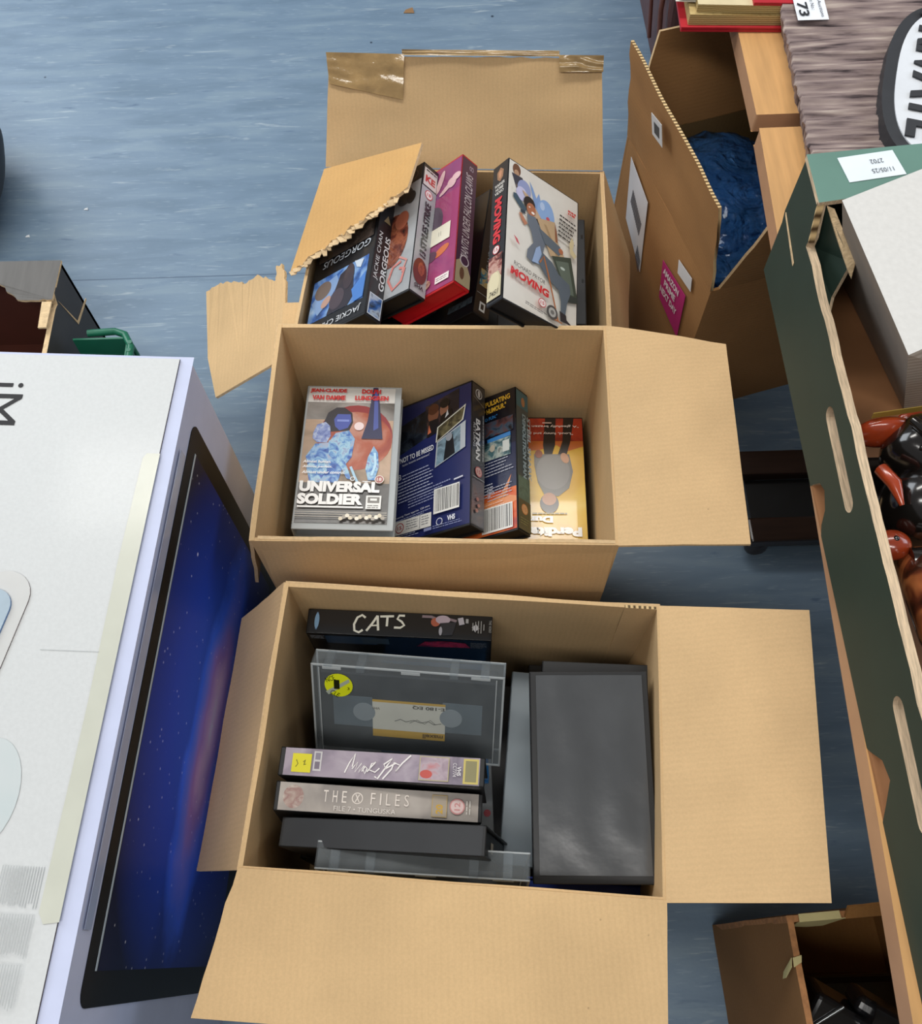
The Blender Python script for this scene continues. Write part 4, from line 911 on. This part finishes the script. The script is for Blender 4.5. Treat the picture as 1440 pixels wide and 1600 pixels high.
# white carton inside the tray
CW = mat('white_carton_top', '#CDCCC8', rough=.8, vary=.04, vscale=200); CG = mat('white_carton_shaded_side', '#7E7068', rough=.7, vary=.08);  # white board; shade of the sides is put into the darker side colour
o0 = Vector((.322,.553,0)); ux = Vector((.918,.397,0)); uy = Vector((.125,-.992,0))
org = Vector((.40,.47,.505))
t = thing('white_carton', 'white topped carton with gold band on its side, inside the green tray', 'box', org)
B = MB(); top = [o0+Vector((0,0,.68)), o0+ux*.16+Vector((0,0,.68)), o0+ux*.16+uy*.155+Vector((0,0,.68)), Vector((.340,.398,.68))]
low = [Vector((.396,.605,.507)), Vector((.53,.66,.507)), Vector((.55,.47,.507)), Vector((.422,.454,.507))]
B.add(top + low, [(0,3,2,1),(4,5,6,7)], CW); B.add(top+low, [(0,4,7,3)], mat('carton_side_shaded','#8E857C',rough=.6,vary=.06)); B.add(top+low, [(3,7,6,2)], stripes('carton_front_stripes','#B9B2A8','#9F968B','Z',40)); B.add(top+low, [(2,6,5,1),(1,5,4,0)], CG)  # left face coloured darker than the white top to carry its shade
o = B.build('carton_body', t, org, bevel=.002)
B = MB(); B.slab([Vector((.3445,.3965,.60)), Vector((.50,.4165,.60)), Vector((.50,.4165,.592)), Vector((.3455,.3965,.592))], (0,-.0006,0), mat('gold_band','#9A8038',rough=.4)); B.build('gold_band', t, org)

# carved figures in the tray
BLKW = mat('black_polished_wood', '#15110F', rough=.18, coat=.7, vary=.2, vscale=20); REDW = mat('red_brown_polished_wood', '#9A3A1C', rough=.22, coat=.6, vary=.35, vscale=30)
SPOT = picture('spotted_wood', ['#3A1E14','#6A3420','#B0663A','#C07A48'], 45, rough=.2, coat=.7, detail=1)
org = Vector((.375,.36,.506))
t = thing('carved_figure', 'glossy black and red-brown carved wooden figure in green tray', 'carving', org)
B = MB(); B.ellipsoid((.392,.372,.575), (.034,.030,.036), BLKW, fn=lambda d: 1 + .06*sin(5*d.x)*cos(4*d.y)); B.ellipsoid((.386,.330,.555), (.034,.034,.040), BLKW)
B.tube([(.372,.385,.606),(.385,.362,.612),(.400,.352,.607)], [.004,.006,.003], BLKW); B.tube([(.372,.36,.606),(.388,.352,.606)], [.003,.004], BLKW)
B.build('body', t, org)
B = MB(); B.ellipsoid((.362,.392,.575), (.026,.010,.020), REDW); B.ellipsoid((.386,.400,.583), (.014,.006,.008), REDW); B.build('red_crest', t, org)
B = MB(); B.tube([(.347,.352,.584),(.352,.335,.590),(.356,.318,.585)], [.006,.006,.002], REDW); B.build('red_beak', t, org)
B = MB(); B.ellipsoid((.352,.294,.560), (.016,.013,.012), REDW); B.ellipsoid((.352,.295,.570), (.003,.003,.003), BLKW); B.build('red_foot', t, org)
B = MB(); B.box((.335,.30,.505), (.42,.395,.53), BLKW); B.build('carved_base', t, org, bevel=.006)
org = Vector((.39,.22,.506))
t = thing('carved_giraffe', 'polished wooden carving with giraffe spots, black base, in green tray', 'carving', org)
B = MB(); B.tube([(.375,.283,.545),(.378,.255,.570),(.385,.22,.585),(.400,.17,.580),(.425,.11,.560)], [.016,.030,.040,.036,.020], SPOT, 24); B.build('body', t, org)
B = MB(); B.tube([(.362,.272,.560),(.395,.268,.566),(.43,.262,.560)], [.018,.020,.018], BLKW, 20); B.build('neck_band', t, org)
B = MB(); B.tube([(.352,.255,.520),(.352,.21,.530),(.362,.15,.525),(.39,.09,.515)], [.008,.010,.010,.008], BLKW, 14); B.build('leg', t, org)

# ------------------------------------------------------------------ tables
PINE = mat('beech_veneer', '#CFA069', rough=.38, coat=.25, vary=.10, vscale=10, stretch=(14,1.2,1)); PINE_SIDE = mat('beech_edge', '#B98E6C', rough=.45, vary=.08, vscale=20)
def table(label, x0a, x0b, y0, y1, lx):
    org = Vector((.75, (y0+y1)/2, 0)); t = thing('wooden_table', label, 'table', org)
    B = MB(); B.slab([(x0a,y0,.5),(1.25,y0+.01,.5),(1.25,y1+.01,.5),(x0b,y1,.5)], (0,0,-.024), PINE, PINE_SIDE); B.build('table_top', t, org, bevel=.0035, segs=3)
    for yy in (y0+.09, y1-.09):
        for xx in (lx, 1.17):
            B = MB(); B.box((xx-.02,yy-.02,0), (xx+.02,yy+.02,.476), PINE_SIDE); B.build('leg', t, org, bevel=.003)
table('nearer low beech-topped table carrying the green tray', .2965, .351, -.42, .836, .86)
table('farther low beech-topped table carrying weathered sign and red book', .3515, .358, .857, 1.75, .80)

# ------------------------------------------------------------------ weathered sign
def wood_h(x, y):
    h = 0.0
    for (f, a_, s) in ((75, .0045, 0), (150, .0022, 4), (330, .0008, 9)): h += a_ * noise.noise(Vector((x*3.0 + s, y*f, s)))
    pl = (y + .02*noise.noise(Vector((x*2,0,7)))) / .034
    fr = pl - math.floor(pl); h -= .004 * max(0, 1 - min(fr, 1-fr)/.05)
    return h
m, nt, b = base_mat('weathered_wood'); b.inputs['Roughness'].default_value = .7; b.inputs['Specular IOR Level'].default_value = .3
tc = nt.nodes.new('ShaderNodeTexCoord'); mp_ = nt.nodes.new('ShaderNodeMapping'); mp_.inputs['Scale'].default_value = (3.5, 36, 8); nt.links.new(tc.outputs['Object'], mp_.inputs['Vector'])
n_ = nt.nodes.new('ShaderNodeTexNoise'); n_.inputs['Scale'].default_value = 4; n_.inputs['Detail'].default_value = 8; nt.links.new(mp_.outputs[0], n_.inputs['Vector'])
r_ = nt.nodes.new('ShaderNodeValToRGB'); e = r_.color_ramp.elements; e[0].position = .32; e[0].color = lin('#33282A'); e[1].position = .72; e[1].color = lin('#B5A69C')
x = e.new(.45); x.color = lin('#7A6A68'); x = e.new(.58); x.color = lin('#94847E'); nt.links.new(n_.outputs['Fac'], r_.inputs['Fac']); nt.links.new(r_.outputs['Color'], b.inputs['Base Color'])
bp = nt.nodes.new('ShaderNodeBump'); bp.inputs['Strength'].default_value = .6; bp.inputs['Distance'].default_value = .004; nt.links.new(n_.outputs['Fac'], bp.inputs['Height']); nt.links.new(bp.outputs['Normal'], b.inputs['Normal'])
OLDW = m
org = Vector((.62,.90,.5)); t = thing('wooden_sign', 'grey weathered plank-effect wall sign with white lettered plaque, lying on tables', 'sign', org)
B = MB(); nx, ny = 60, 260; x1s, y0s, y1s = .80, .672, 1.26; vs = []
for j in range(ny+1):
    y = y0s + (y1s-y0s)*j/ny
    xl = .3875 + .040*(y-.77) + .0035*noise.noise(Vector((0,y*45,2))) + .0015*noise.noise(Vector((0,y*140,4)))
    for i in range(nx+1):
        u = (i/nx); x = xl + (x1s-xl)*u**1.5; z = .529 + wood_h(x, y)
        if i == 0: z -= .004
        vs.append(Vector((x, y + .03*(x-.4), z)))
Wn = nx+1
B.add(vs, [(j*Wn+i, j*Wn+i+1, (j+1)*Wn+i+1, (j+1)*Wn+i) for j in range(ny) for i in range(nx)], OLDW, True)
ring = [i for i in range(Wn)] + [j*Wn+nx for j in range(1,ny+1)] + [ny*Wn+i for i in range(nx-1,-1,-1)] + [j*Wn for j in range(ny-1,0,-1)]
tops = [vs[k_] for k_ in ring]
mid = [Vector((p.x + (.004*noise.noise(p*90) if p.x < .5 else 0) + (.005 if p.x < .5 else 0), p.y, .5155)) for p in tops]; bot = [Vector((p.x + (.008 if p.x < .5 else 0), p.y, .5005)) for p in tops]
n = len(ring)
B.add(tops + mid + bot, [(i, n+i, n+(i+1) % n, (i+1) % n) for i in range(n)] + [(n+i, 2*n+i, 2*n+(i+1) % n, n+(i+1) % n) for i in range(n)], OLDW)
B.build('plank_panel', t, org)
o_ = Vector((.514,.864,0)); U_ = Vector((-.316,-.949,0)); V_ = Vector((.949,-.316,0))
def sup(u0, v0, ru, rv, z, n_=64, e_=2.6):
    out = []
    for i in range(n_):
        a_ = 2*pi*i/n_; c, s = cos(a_), sin(a_)
        uu = u0 + ru*math.copysign(abs(c)**(2/e_), c); vv = v0 + rv*math.copysign(abs(s)**(2/e_), s); out.append(o_ + U_*uu + V_*vv + Vector((0,0,z)))
    return out
B = MB(); B.slab(sup(.005,.035,.128,.066,.5435), (0,0,-.02), mat('plaque_black_border','#2E3034',rough=.5,vary=.1)); pq = B.build('plaque', t, org, bevel=.003, segs=3)
B = MB(); B.slab(sup(.005,.036,.116,.054,.5450), (0,0,-.003), mat('plaque_white','#D6DADF',rough=.55,vary=.05,vscale=25,bump=.4,bscale=60)); B.build('white_field', pq, org, bevel=.001)
a = Art(o_ + Vector((0,0,.5455)), U_, V_); a.text('PRIVATE', -106, -2, 208, 52, mat('plaque_letters','#2A2C30',rough=.6), bold=.03)
tx = a.b.build('lettering', pq, org)
sd_ = tx.modifiers.new('thick', 'SOLIDIFY'); sd_.thickness = .0018; sd_.offset = 1
B = MB(); B.patch((.4095,.970,.5335), (.4455,.970,.5335), (.447,1.020,.5335), (.4105,1.020,.5335), 2, 2, .0005, matte('#E2E6EC')); lt_ = B.build('lot_sticker', t, org)
a = Art((.4095,1.020,.5340), (0,-1,0), (1,0,0)); a.text('Lot Auctions', 4, 28, 42, 4, matte('#3A3E48')); a.text('Lot No.:', 10, 19, 24, 4, matte('#3A3E48')); a.text('73', 20, 3, 24, 12, matte('#1E2026'), bold=.02); a.b.build('printed_text', lt_, org)

# ------------------------------------------------------------------ red covered book on the far table
org = Vector((.35,1.07,.5005)); t = thing('book', 'thick old book with red cover and gold page edges on table', 'book', org)
PAGES = stripes('gold_page_edges', '#C9B27A', '#8F7644', 'Z', 120, dist=1.5); RC = mat('red_book_cloth','#B01C2A',rough=.5,vary=.08)
B = MB(); B.slab([(.283,1.000,.5045),(.43,.992,.5045),(.44,1.22,.5045),(.29,1.23,.5045)], (0,0,-.004), RC)
B.slab([(.283,1.000,.5065),(.43,.992,.5065),(.43,.995,.5065),(.283,1.003,.5065)], (0,0,-.003), RC); B.build('cover', t, org, bevel=.0012)
B = MB(); B.slab([(.292,1.006,.5185),(.428,.999,.5165),(.436,1.21,.5165),(.296,1.22,.5185)], (0,0,-.0138), PAGES, PAGES); B.slab([(.300,1.010,.5285),(.43,1.003,.5265),(.436,1.20,.5265),(.304,1.21,.5285)], (0,0,-.0098), mat('page_paper','#CFC09A',rough=.8,vary=.08), PAGES); B.build('page_block', t, org)
B = MB(); B.slab([(.365,1.006,.5315),(.43,1.002,.5315),(.436,1.20,.5315),(.37,1.205,.5315)], (0,0,-.004), RC); B.build('upper_cover', t, org, bevel=.001)
B = MB()
for i in range(4): B.slab([(.276+i*.004,1.024,.5235+i*.002),(.300,1.022,.5235+i*.002),(.31,1.18,.5235+i*.002),(.282+i*.004,1.18,.5235+i*.002)], (0,0,-.0007), matte('#D8D6CC'))
B.build('loose_pages', t, org)

# ------------------------------------------------------------------ delivery carton with air pillows
FL = Vector((.329,.759,.31)); BL = Vector((.251,1.038,.31)); u_ = (FL-BL).normalized(); w_ = Vector((-u_.y, u_.x, 0))
if w_.x < 0: w_ = -w_
FR_ = FL + w_*.30; BR_ = BL + w_*.30
org = (FL+BR_)/2; org.z = 0
t = thing('cardboard_box', 'scuffed brown delivery carton with labels and blue air pillows', 'box', org)
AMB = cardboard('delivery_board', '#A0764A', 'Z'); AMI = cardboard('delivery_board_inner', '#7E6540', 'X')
carton_body([(BL.x,BL.y),(BR_.x,BR_.y),(FR_.x,FR_.y),(FL.x,FL.y)], .31, t, org, AMB, inner=AMI, bulge=.003)
flap('flap', t, org, BL, FL, (.306,.765,.452), (.236,1.050,.452), AMB, under=AMI, side=FLUTE, seed=31, bow=-.004, amp=.003)
flap('flap', t, org, BR_+Vector((0,0,0)), BL, (.276,1.075,.447), BR_+Vector((.015,.03,.140)), AMI, side=EDGE, seed=32, under=AMB)
flap('flap', t, org, FL+w_*.012, FR_, FR_+Vector((.006,-.02,.115)), FL+w_*.055+Vector((-.004,-.012,.125)), AMB, under=AMI, seed=33)
def lf(s, z, off=.0045): return BL + u_*s - w_*off + Vector((0,0,z-.31))
B = MB(); B.slab([lf(.173,.243),lf(.188,.180),lf(.257,.172),lf(.247,.252)], w_*.0005, matte('#B3246E')); pl = B.build('service_label', t, org)
ud = (lf(.247,.252)-lf(.173,.243)).normalized(); vd = (lf(.173,.243)-lf(.188,.180)).normalized()
nrm_ = -w_; vv_ = nrm_.cross(ud)
a = Art(lf(.184,.190,.0055), ud, vv_ if vv_.z > 0 else -vv_); PW = matte('#E4D4DC')
a.text('AMAZON', 4, 38, 50, 11, PW, bold=.04); a.text('PRIME', 12, 22, 36, 11, PW, bold=.04); a.text('NEXT DAY', 4, 5, 54, 11, PW, bold=.04)
a.b.build('printed_text', pl, org)
B = MB(); B.slab([lf(.030,.300),lf(.050,.200),lf(.122,.160),lf(.100,.280)], w_*.0005, matte('#CFCFD2')); sl = B.build('shipping_label', t, org)
B = MB()
for (s0, z0, s1, z1, n) in ((.055,.262,.098,.235,14), (.10,.195,.118,.178,8)):
    for i in range(n):
        k0 = i/n; k1 = k0 + .5/n
        B.slab([lf(s0+(s1-s0)*k0, z0+(z1-z0)*k0, .0052), lf(s0+(s1-s0)*k1, z0+(z1-z0)*k1, .0052), lf(s0+(s1-s0)*k1, z0+(z1-z0)*k1-.024, .0052), lf(s0+(s1-s0)*k0, z0+(z1-z0)*k0-.024, .0052)], w_*.0002, matte('#5A5A60'))
B.build('barcode', sl, org)
B = MB(); B.slab([lf(.209,.283),lf(.215,.263),lf(.255,.270),lf(.249,.290)], w_*.0005, matte('#CFCFCF')); B.build('blank_sticker', t, org)
wf = Vector((-.1357,-.038,.990)); nf = wf.cross(u_).normalized(); nf = nf if nf.x < 0 else -nf
def ff(s, h, off=.0035): return BL + u_*s + wf*h + nf*off
B = MB(); B.slab([ff(.086,.118),ff(.092,.088),ff(.124,.094),ff(.118,.126)], nf*-.0005, matte('#CFCFCF')); fs_ = B.build('code_sticker', t, org)
B = MB(); B.slab([ff(.096,.112,.004),ff(.099,.097,.004),ff(.114,.100,.004),ff(.112,.116,.004)], nf*-.0002, matte('#4A4A4A')); B.build('printed_code', fs_, org)
# air pillows
m, nt, b = base_mat('blue_film'); b.inputs['Base Color'].default_value = lin('#3C78BC'); b.inputs['Roughness'].default_value = .07; b.inputs['Coat Weight'].default_value = .6
tr = nt.nodes.new('ShaderNodeBsdfTransparent'); tr.inputs['Color'].default_value = (.45,.68,.95,1); mx = nt.nodes.new('ShaderNodeMixShader'); mx.inputs[0].default_value = .5
nz_ = nt.nodes.new('ShaderNodeTexNoise'); nz_.inputs['Scale'].default_value = 22; nz_.inputs['Detail'].default_value = 6; nz_.inputs['Distortion'].default_value = 2; tcx = nt.nodes.new('ShaderNodeTexCoord'); nt.links.new(tcx.outputs['Object'], nz_.inputs['Vector'])
bpx = nt.nodes.new('ShaderNodeBump'); bpx.inputs['Strength'].default_value = 1.0; bpx.inputs['Distance'].default_value = .035; nt.links.new(nz_.outputs['Fac'], bpx.inputs['Height']); nt.links.new(bpx.outputs['Normal'], b.inputs['Normal'])
nt.links.new(tr.outputs[0], mx.inputs[1]); nt.links.new(b.outputs[0], mx.inputs[2]); nt.links.new(mx.outputs[0], nt.nodes['Material Output'].inputs['Surface'])
FILM = m
ctr = (FL + BR_)/2
for i, (s, ww, z, ra, lab) in enumerate(((.205,.090,.240,.088,'blue air pillow at the near corner of the delivery carton'), (.145,.095,.262,.115,'blue air pillow in the middle of the delivery carton'), (.078,.115,.262,.120,'blue air pillow at the back of the delivery carton'), (.15,.215,.25,.105,'blue air pillow under the table edge inside the delivery carton'))):
    c = BL + u_*s + w_*ww; c.z = z
    B = MB(); Mr = Matrix.Rotation(math.atan2(u_.y, u_.x) + .2*i, 3, 'Z')
    B.ellipsoid(c, (ra*.72, ra*.74, .045 if i < 4 else .085), FILM, Mr, 40, 24, fn=lambda d, i=i: 1 + .10*noise.noise(Vector((d.x*4+i, d.y*4, d.z*4))) + .05*noise.noise(Vector((d.x*13+i, d.y*13, d.z*9))))
    o = B.build('air_pillow', None, c); tag(o, lab, 'air pillow', 'blue air pillows in the delivery carton')

# ------------------------------------------------------------------ dark stand under the table
DW = mat('dark_stained_wood', '#2A1B15', rough=.35, coat=.3, vary=.25, vscale=14, stretch=(1,10,1)); DP = mat('black_panel', '#17181A', rough=.4, vary=.15)
org = Vector((.60,.59,0)); t = thing('dark_wooden_stand', 'low dark wooden stand with two rails on floor under the table', 'stand', org)
for (y0, y1) in ((.622,.662), (.515,.553)):
    B = MB(); B.box((.408,y0,.040), (.86,y1,.062), DW); B.box((.404,y0+.004,.033), (.86,y1-.004,.040), DW); B.build('rail', t, org, bevel=.004)
B = MB(); B.box((.420,.553,.030), (.86,.622,.042), DP); B.build('panel', t, org)
for (x, y) in ((.43,.642),(.43,.534),(.83,.642),(.83,.534)):
    B = MB(); B.tube([(x,y,0),(x,y,.012),(x,y,.034)], [.014,.018,.016], DW, 16); B.build('foot', t, org)

# ------------------------------------------------------------------ small carton with camera bits, lower right
OLDK = cardboard('old_kraft_board', '#916A42', 'Z'); OLDI = cardboard('old_kraft_inner', '#9A6E3E', 'X')
org = Vector((.42,-.09,0)); t = thing('cardboard_box', 'old brown carton with masking tape and black camera, bottom right', 'box', org)
R4 = [(.296,.026),(.50,.036),(.51,-.21),(.303,-.21)]
carton_body(R4, .30, t, org, OLDK, inner=OLDI, t=.006, bulge=.004, edge=mat('scuffed_board_edge','#A8764A',rough=.8,vary=.25,vscale=120,bump=.5))
MT = mat('masking_tape', '#C9BE88', rough=.7, vary=.08, bump=.3, bscale=60)
B = MB(); B.slab([(.307,.0205,.303),(.351,.0227,.303),(.340,.0175,.268),(.330,.0170,.250),(.308,.0175,.270)], (0,-.0006,0), MT); B.slab([(.307,.0200,.3035),(.347,.0220,.3035),(.346,.0290,.3035),(.307,.0270,.3035)], (0,0,-.0006), MT); B.build('masking_tape', t, org)
B = MB(); B.slab([(.2955,-.010,.302),(.304,-.008,.3022),(.303,-.014,.3022),(.2953,-.018,.3020)], (0,0,-.0005), MT); B.slab([(.2945,-.010,.302),(.2925,-.022,.278),(.2925,-.028,.272),(.2925,-.027,.282),(.2945,-.018,.298)], (-.0006,0,0), MT); B.build('masking_tape', t, org)
B = MB(); B.patch((.351,.0215,.301),(.400,.0240,.301),(.398,.034,.312),(.353,.031,.310),6,3,.003,OLDI,seed=8,jag={'v':.003}); B.build('flap', t, org)
# camera
CB = mat('camera_black', '#1A1B1E', rough=.22, coat=.6, vary=.2, vscale=60); CM = mat('camera_metal', '#8F9496', rough=.25, metal=.8); CL = matte('#EDEDE8')
org = Vector((.41,-.05,.006)); Mc = Matrix.Translation((.385,-.062,.215)) @ Matrix.Rotation(radians(-32), 4, 'Z') @ Matrix.Rotation(radians(18), 4, 'X')
t = thing('camera', 'glossy black camera with pale disc and chrome trim in bottom right carton', 'camera', org)
B = MB(); B.box((-.055,-.05,-.03), (.06,.0,.03), CB, Mc); B.box((-.02,.0,-.02), (.03,.018,.028), CB, Mc); B.build('camera_body', t, org, bevel=.006, segs=3)
def Mp(*p): return Mc @ Vector(p)
B = MB(); B.tube([Mp(-.01,.006,.040), Mp(.03,.006,.040), Mp(.062,.006,.040)], [.015,.016,.014], CB, 24); B.build('viewfinder_tube', t, org)
B = MB(); B.tube([Mp(.012,.008,.0555), Mp(.012,.008,.0575)], .0065, CL, 20); B.build('white_disc', t, org)
B = MB(); B.tube([Mp(.032,.0,.0555), Mp(.048,.0,.0555)], .0022, CM, 8); B.tube([Mp(-.0,-.030,.028), Mp(.0,-.030,.036)], .024, CM, 28); B.build('chrome_trim', t, org)
B = MB(); B.tube([Mp(0,-.030,.030), Mp(0,-.030,.0365)], .0215, CB, 28); B.tube([Mp(.055,-.02,.02), Mp(.055,-.02,.05)], [.018,.016], CB, 24); B.tube([Mp(-.056,-.048,.031), Mp(-.03,-.0,.032)], .0016, CM, 8); B.build('lens', t, org)
B = MB(); B.box((.345,-.15,.0062), (.47,-.03,.13), CB); o = B.build('equipment_case', None, (.41,-.07,.0062), bevel=.008); tag(o, 'black equipment case beneath the camera in bottom right carton', 'case')

# ------------------------------------------------------------------ black crate, green basket and black bag at the left
CBK = mat('black_print_board', '#3A3838', rough=.6, vary=.1, vscale=30); CBT = mat('charcoal_board_top', '#5C5A57', rough=.6, vary=.1, vscale=14, stretch=(10,1,1)); BRN = mat('brown_tray_inside','#4A1D0C',rough=.8,vary=.12,vscale=10)
org = Vector((-.74,.79,0)); t = thing('cardboard_tray', 'black printed cardboard crate with torn top on floor behind white box', 'tray', org)
B = MB(); loops = [(.938,0),(.938,.200),(.880,.200),(.872,.185),(.868,.186),(.86,.188),(.60,.188),(.60,0)]
B.slab([Vector((-.578, y, z)) for y, z in loops], (-.007,0,0), CBK, TORN); B.build('tray_side', t, org)
B = MB(); B.slab([(-.578,.938,.0),(-.578,.938,.2),(-.92,.943,.2),(-.92,.943,0)], (0,-.006,0), CBK, CBK, BRN); B.build('tray_end', t, org)
B = MB(); tj = [(-.5785,.868,.2015)] + jagged((-.5785,.868,.2015), (-.63,.868,.2015), 8, .0015, 2) + [Vector((-.63,.870,.2015))] + jagged((-.63,.870,.2015), (-.665,.902,.2015), 6, .003, 3) + [Vector((-.665,.902,.2015)), Vector((-.92,.915,.2015)), Vector((-.92,.944,.2015)), Vector((-.577,.940,.2015))]
B.slab(tj, (0,0,-.004), CBT, TORN); B.build('tray_ledge', t, org)
B = MB(); B.slab([(-.585,.6,.008),(-.585,.935,.008),(-.92,.94,.008),(-.92,.6,.008)], (0,0,-.007), BRN); B.build('tray_floor', t, org)
B = MB(); B.slab([(-.580,.866,.1995),(-.594,.866,.1995),(-.592,.82,.1995),(-.580,.82,.1995)], (0,0,-.003), TORN); B.build('corner_post', t, org)
B = MB(); B.slab([(-.5772,.877,.187),(-.5772,.892,.120),(-.5772,.896,.118),(-.5772,.945,.108),(-.5772,.945,.104),(-.5772,.890,.114)], (-.0006,0,0), TORN); B.build('cut_slit', t, org)
GRN = mat('green_plastic', '#1F6A50', rough=.35, vary=.1)
org = Vector((-.52,.77,0)); t = thing('plastic_basket', 'green plastic basket corner peeping out beside the black crate', 'basket', org)
B = MB(); B.tube([(-.545,.848,.146),(-.505,.850,.146),(-.490,.844,.146),(-.478,.822,.146),(-.477,.70,.146)], .0055, GRN, 12); B.build('rim', t, org)
B = MB()
B.slab([(-.565,.838,.148),(-.486,.838,.148),(-.492,.828,.0),(-.565,.828,.0)], (0,-.003,0), GRN); B.slab([(-.482,.838,.148),(-.482,.70,.148),(-.490,.70,0),(-.490,.828,0)], (-.003,0,0), GRN); B.slab([(-.565,.83,.003),(-.49,.83,.003),(-.49,.70,.003),(-.565,.70,.003)], (0,0,-.0025), GRN)
for i in range(4): B.tube([(-.4785,.826-.014*i,.152),(-.4775,.826-.014*i,.120),(-.4795,.826-.014*i,.09)], .0035, GRN, 8)
B.build('basket_body', t, org)
BG = mat('black_nylon', '#12151C', rough=.6, vary=.15, vscale=40)
org = Vector((-.93,1.22,0)); B = MB()
B.ellipsoid((-.896,1.23,.12), (.130,.20,.118), BG, None, 40, 24, fn=lambda d: 1 + .03*noise.noise(d*3))
o = B.build('black_bag', None, org); tag(o, 'black bag just inside the left frame edge on the blue floor', 'bag')

# ------------------------------------------------------------------ brown leather case at the top and litter
LTH = mat('brown_leather', '#5A342C', rough=.45, coat=.2, vary=.15, vscale=25, bump=.4, bscale=120); LTD = mat('dark_red_leather', '#4A1A14', rough=.4, vary=.15)
org = Vector((.46,1.72,0)); t = thing('leather_case', 'dark brown leather case standing on floor behind the delivery carton', 'case', org)
B = MB(); B.slab([(.395,1.50,.22),(.55,1.50,.22),(.56,1.95,.22),(.385,1.95,.22)], (.01,0,-.2195), LTH); B.build('case_body', t, org, bevel=.012, segs=3)
B = MB(); B.slab([(.425,1.49,.226),(.55,1.49,.226),(.56,1.96,.226),(.425,1.96,.226)], (0,0,-.012), LTD); B.build('case_lid', t, org, bevel=.004)
B = MB(); B.tube([(.393,1.55,.20),(.386,1.52,.15),(.390,1.50,.09),(.386,1.49,.03)], .005, LTH, 8); B.tube([(.392,1.62,.18),(.384,1.60,.12),(.389,1.58,.05)], .004, LTH, 8); B.build('strap', t, org)
for i, (x, y, s, c, lab) in enumerate(((-.075,1.745,.011,'#8A6A48','curled dry leaf scrap on the floor near the top edge'), (-.755,1.175,.004,'#DDE2E6','tiny white paper scrap on floor above the black crate'), (-.66,1.235,.004,'#D0D6DC','tiny pale crumb on floor left of the carton row'), (.235,1.34,.006,'#8A7A66','small brown scrap on floor right of the taped flap'))):
    B = MB(); B.patch((x-s,y-s*.5,.0012),(x+s,y-s*.6,.0012),(x+s*.7,y+s*.6,.0012+s*.3),(x-s*.6,y+s*.4,.0012),4,4,.0005,matte(c),amp=.0008,seed=i); o = B.build('floor_scrap', None, (x,y,0)); tag(o, lab, 'litter')
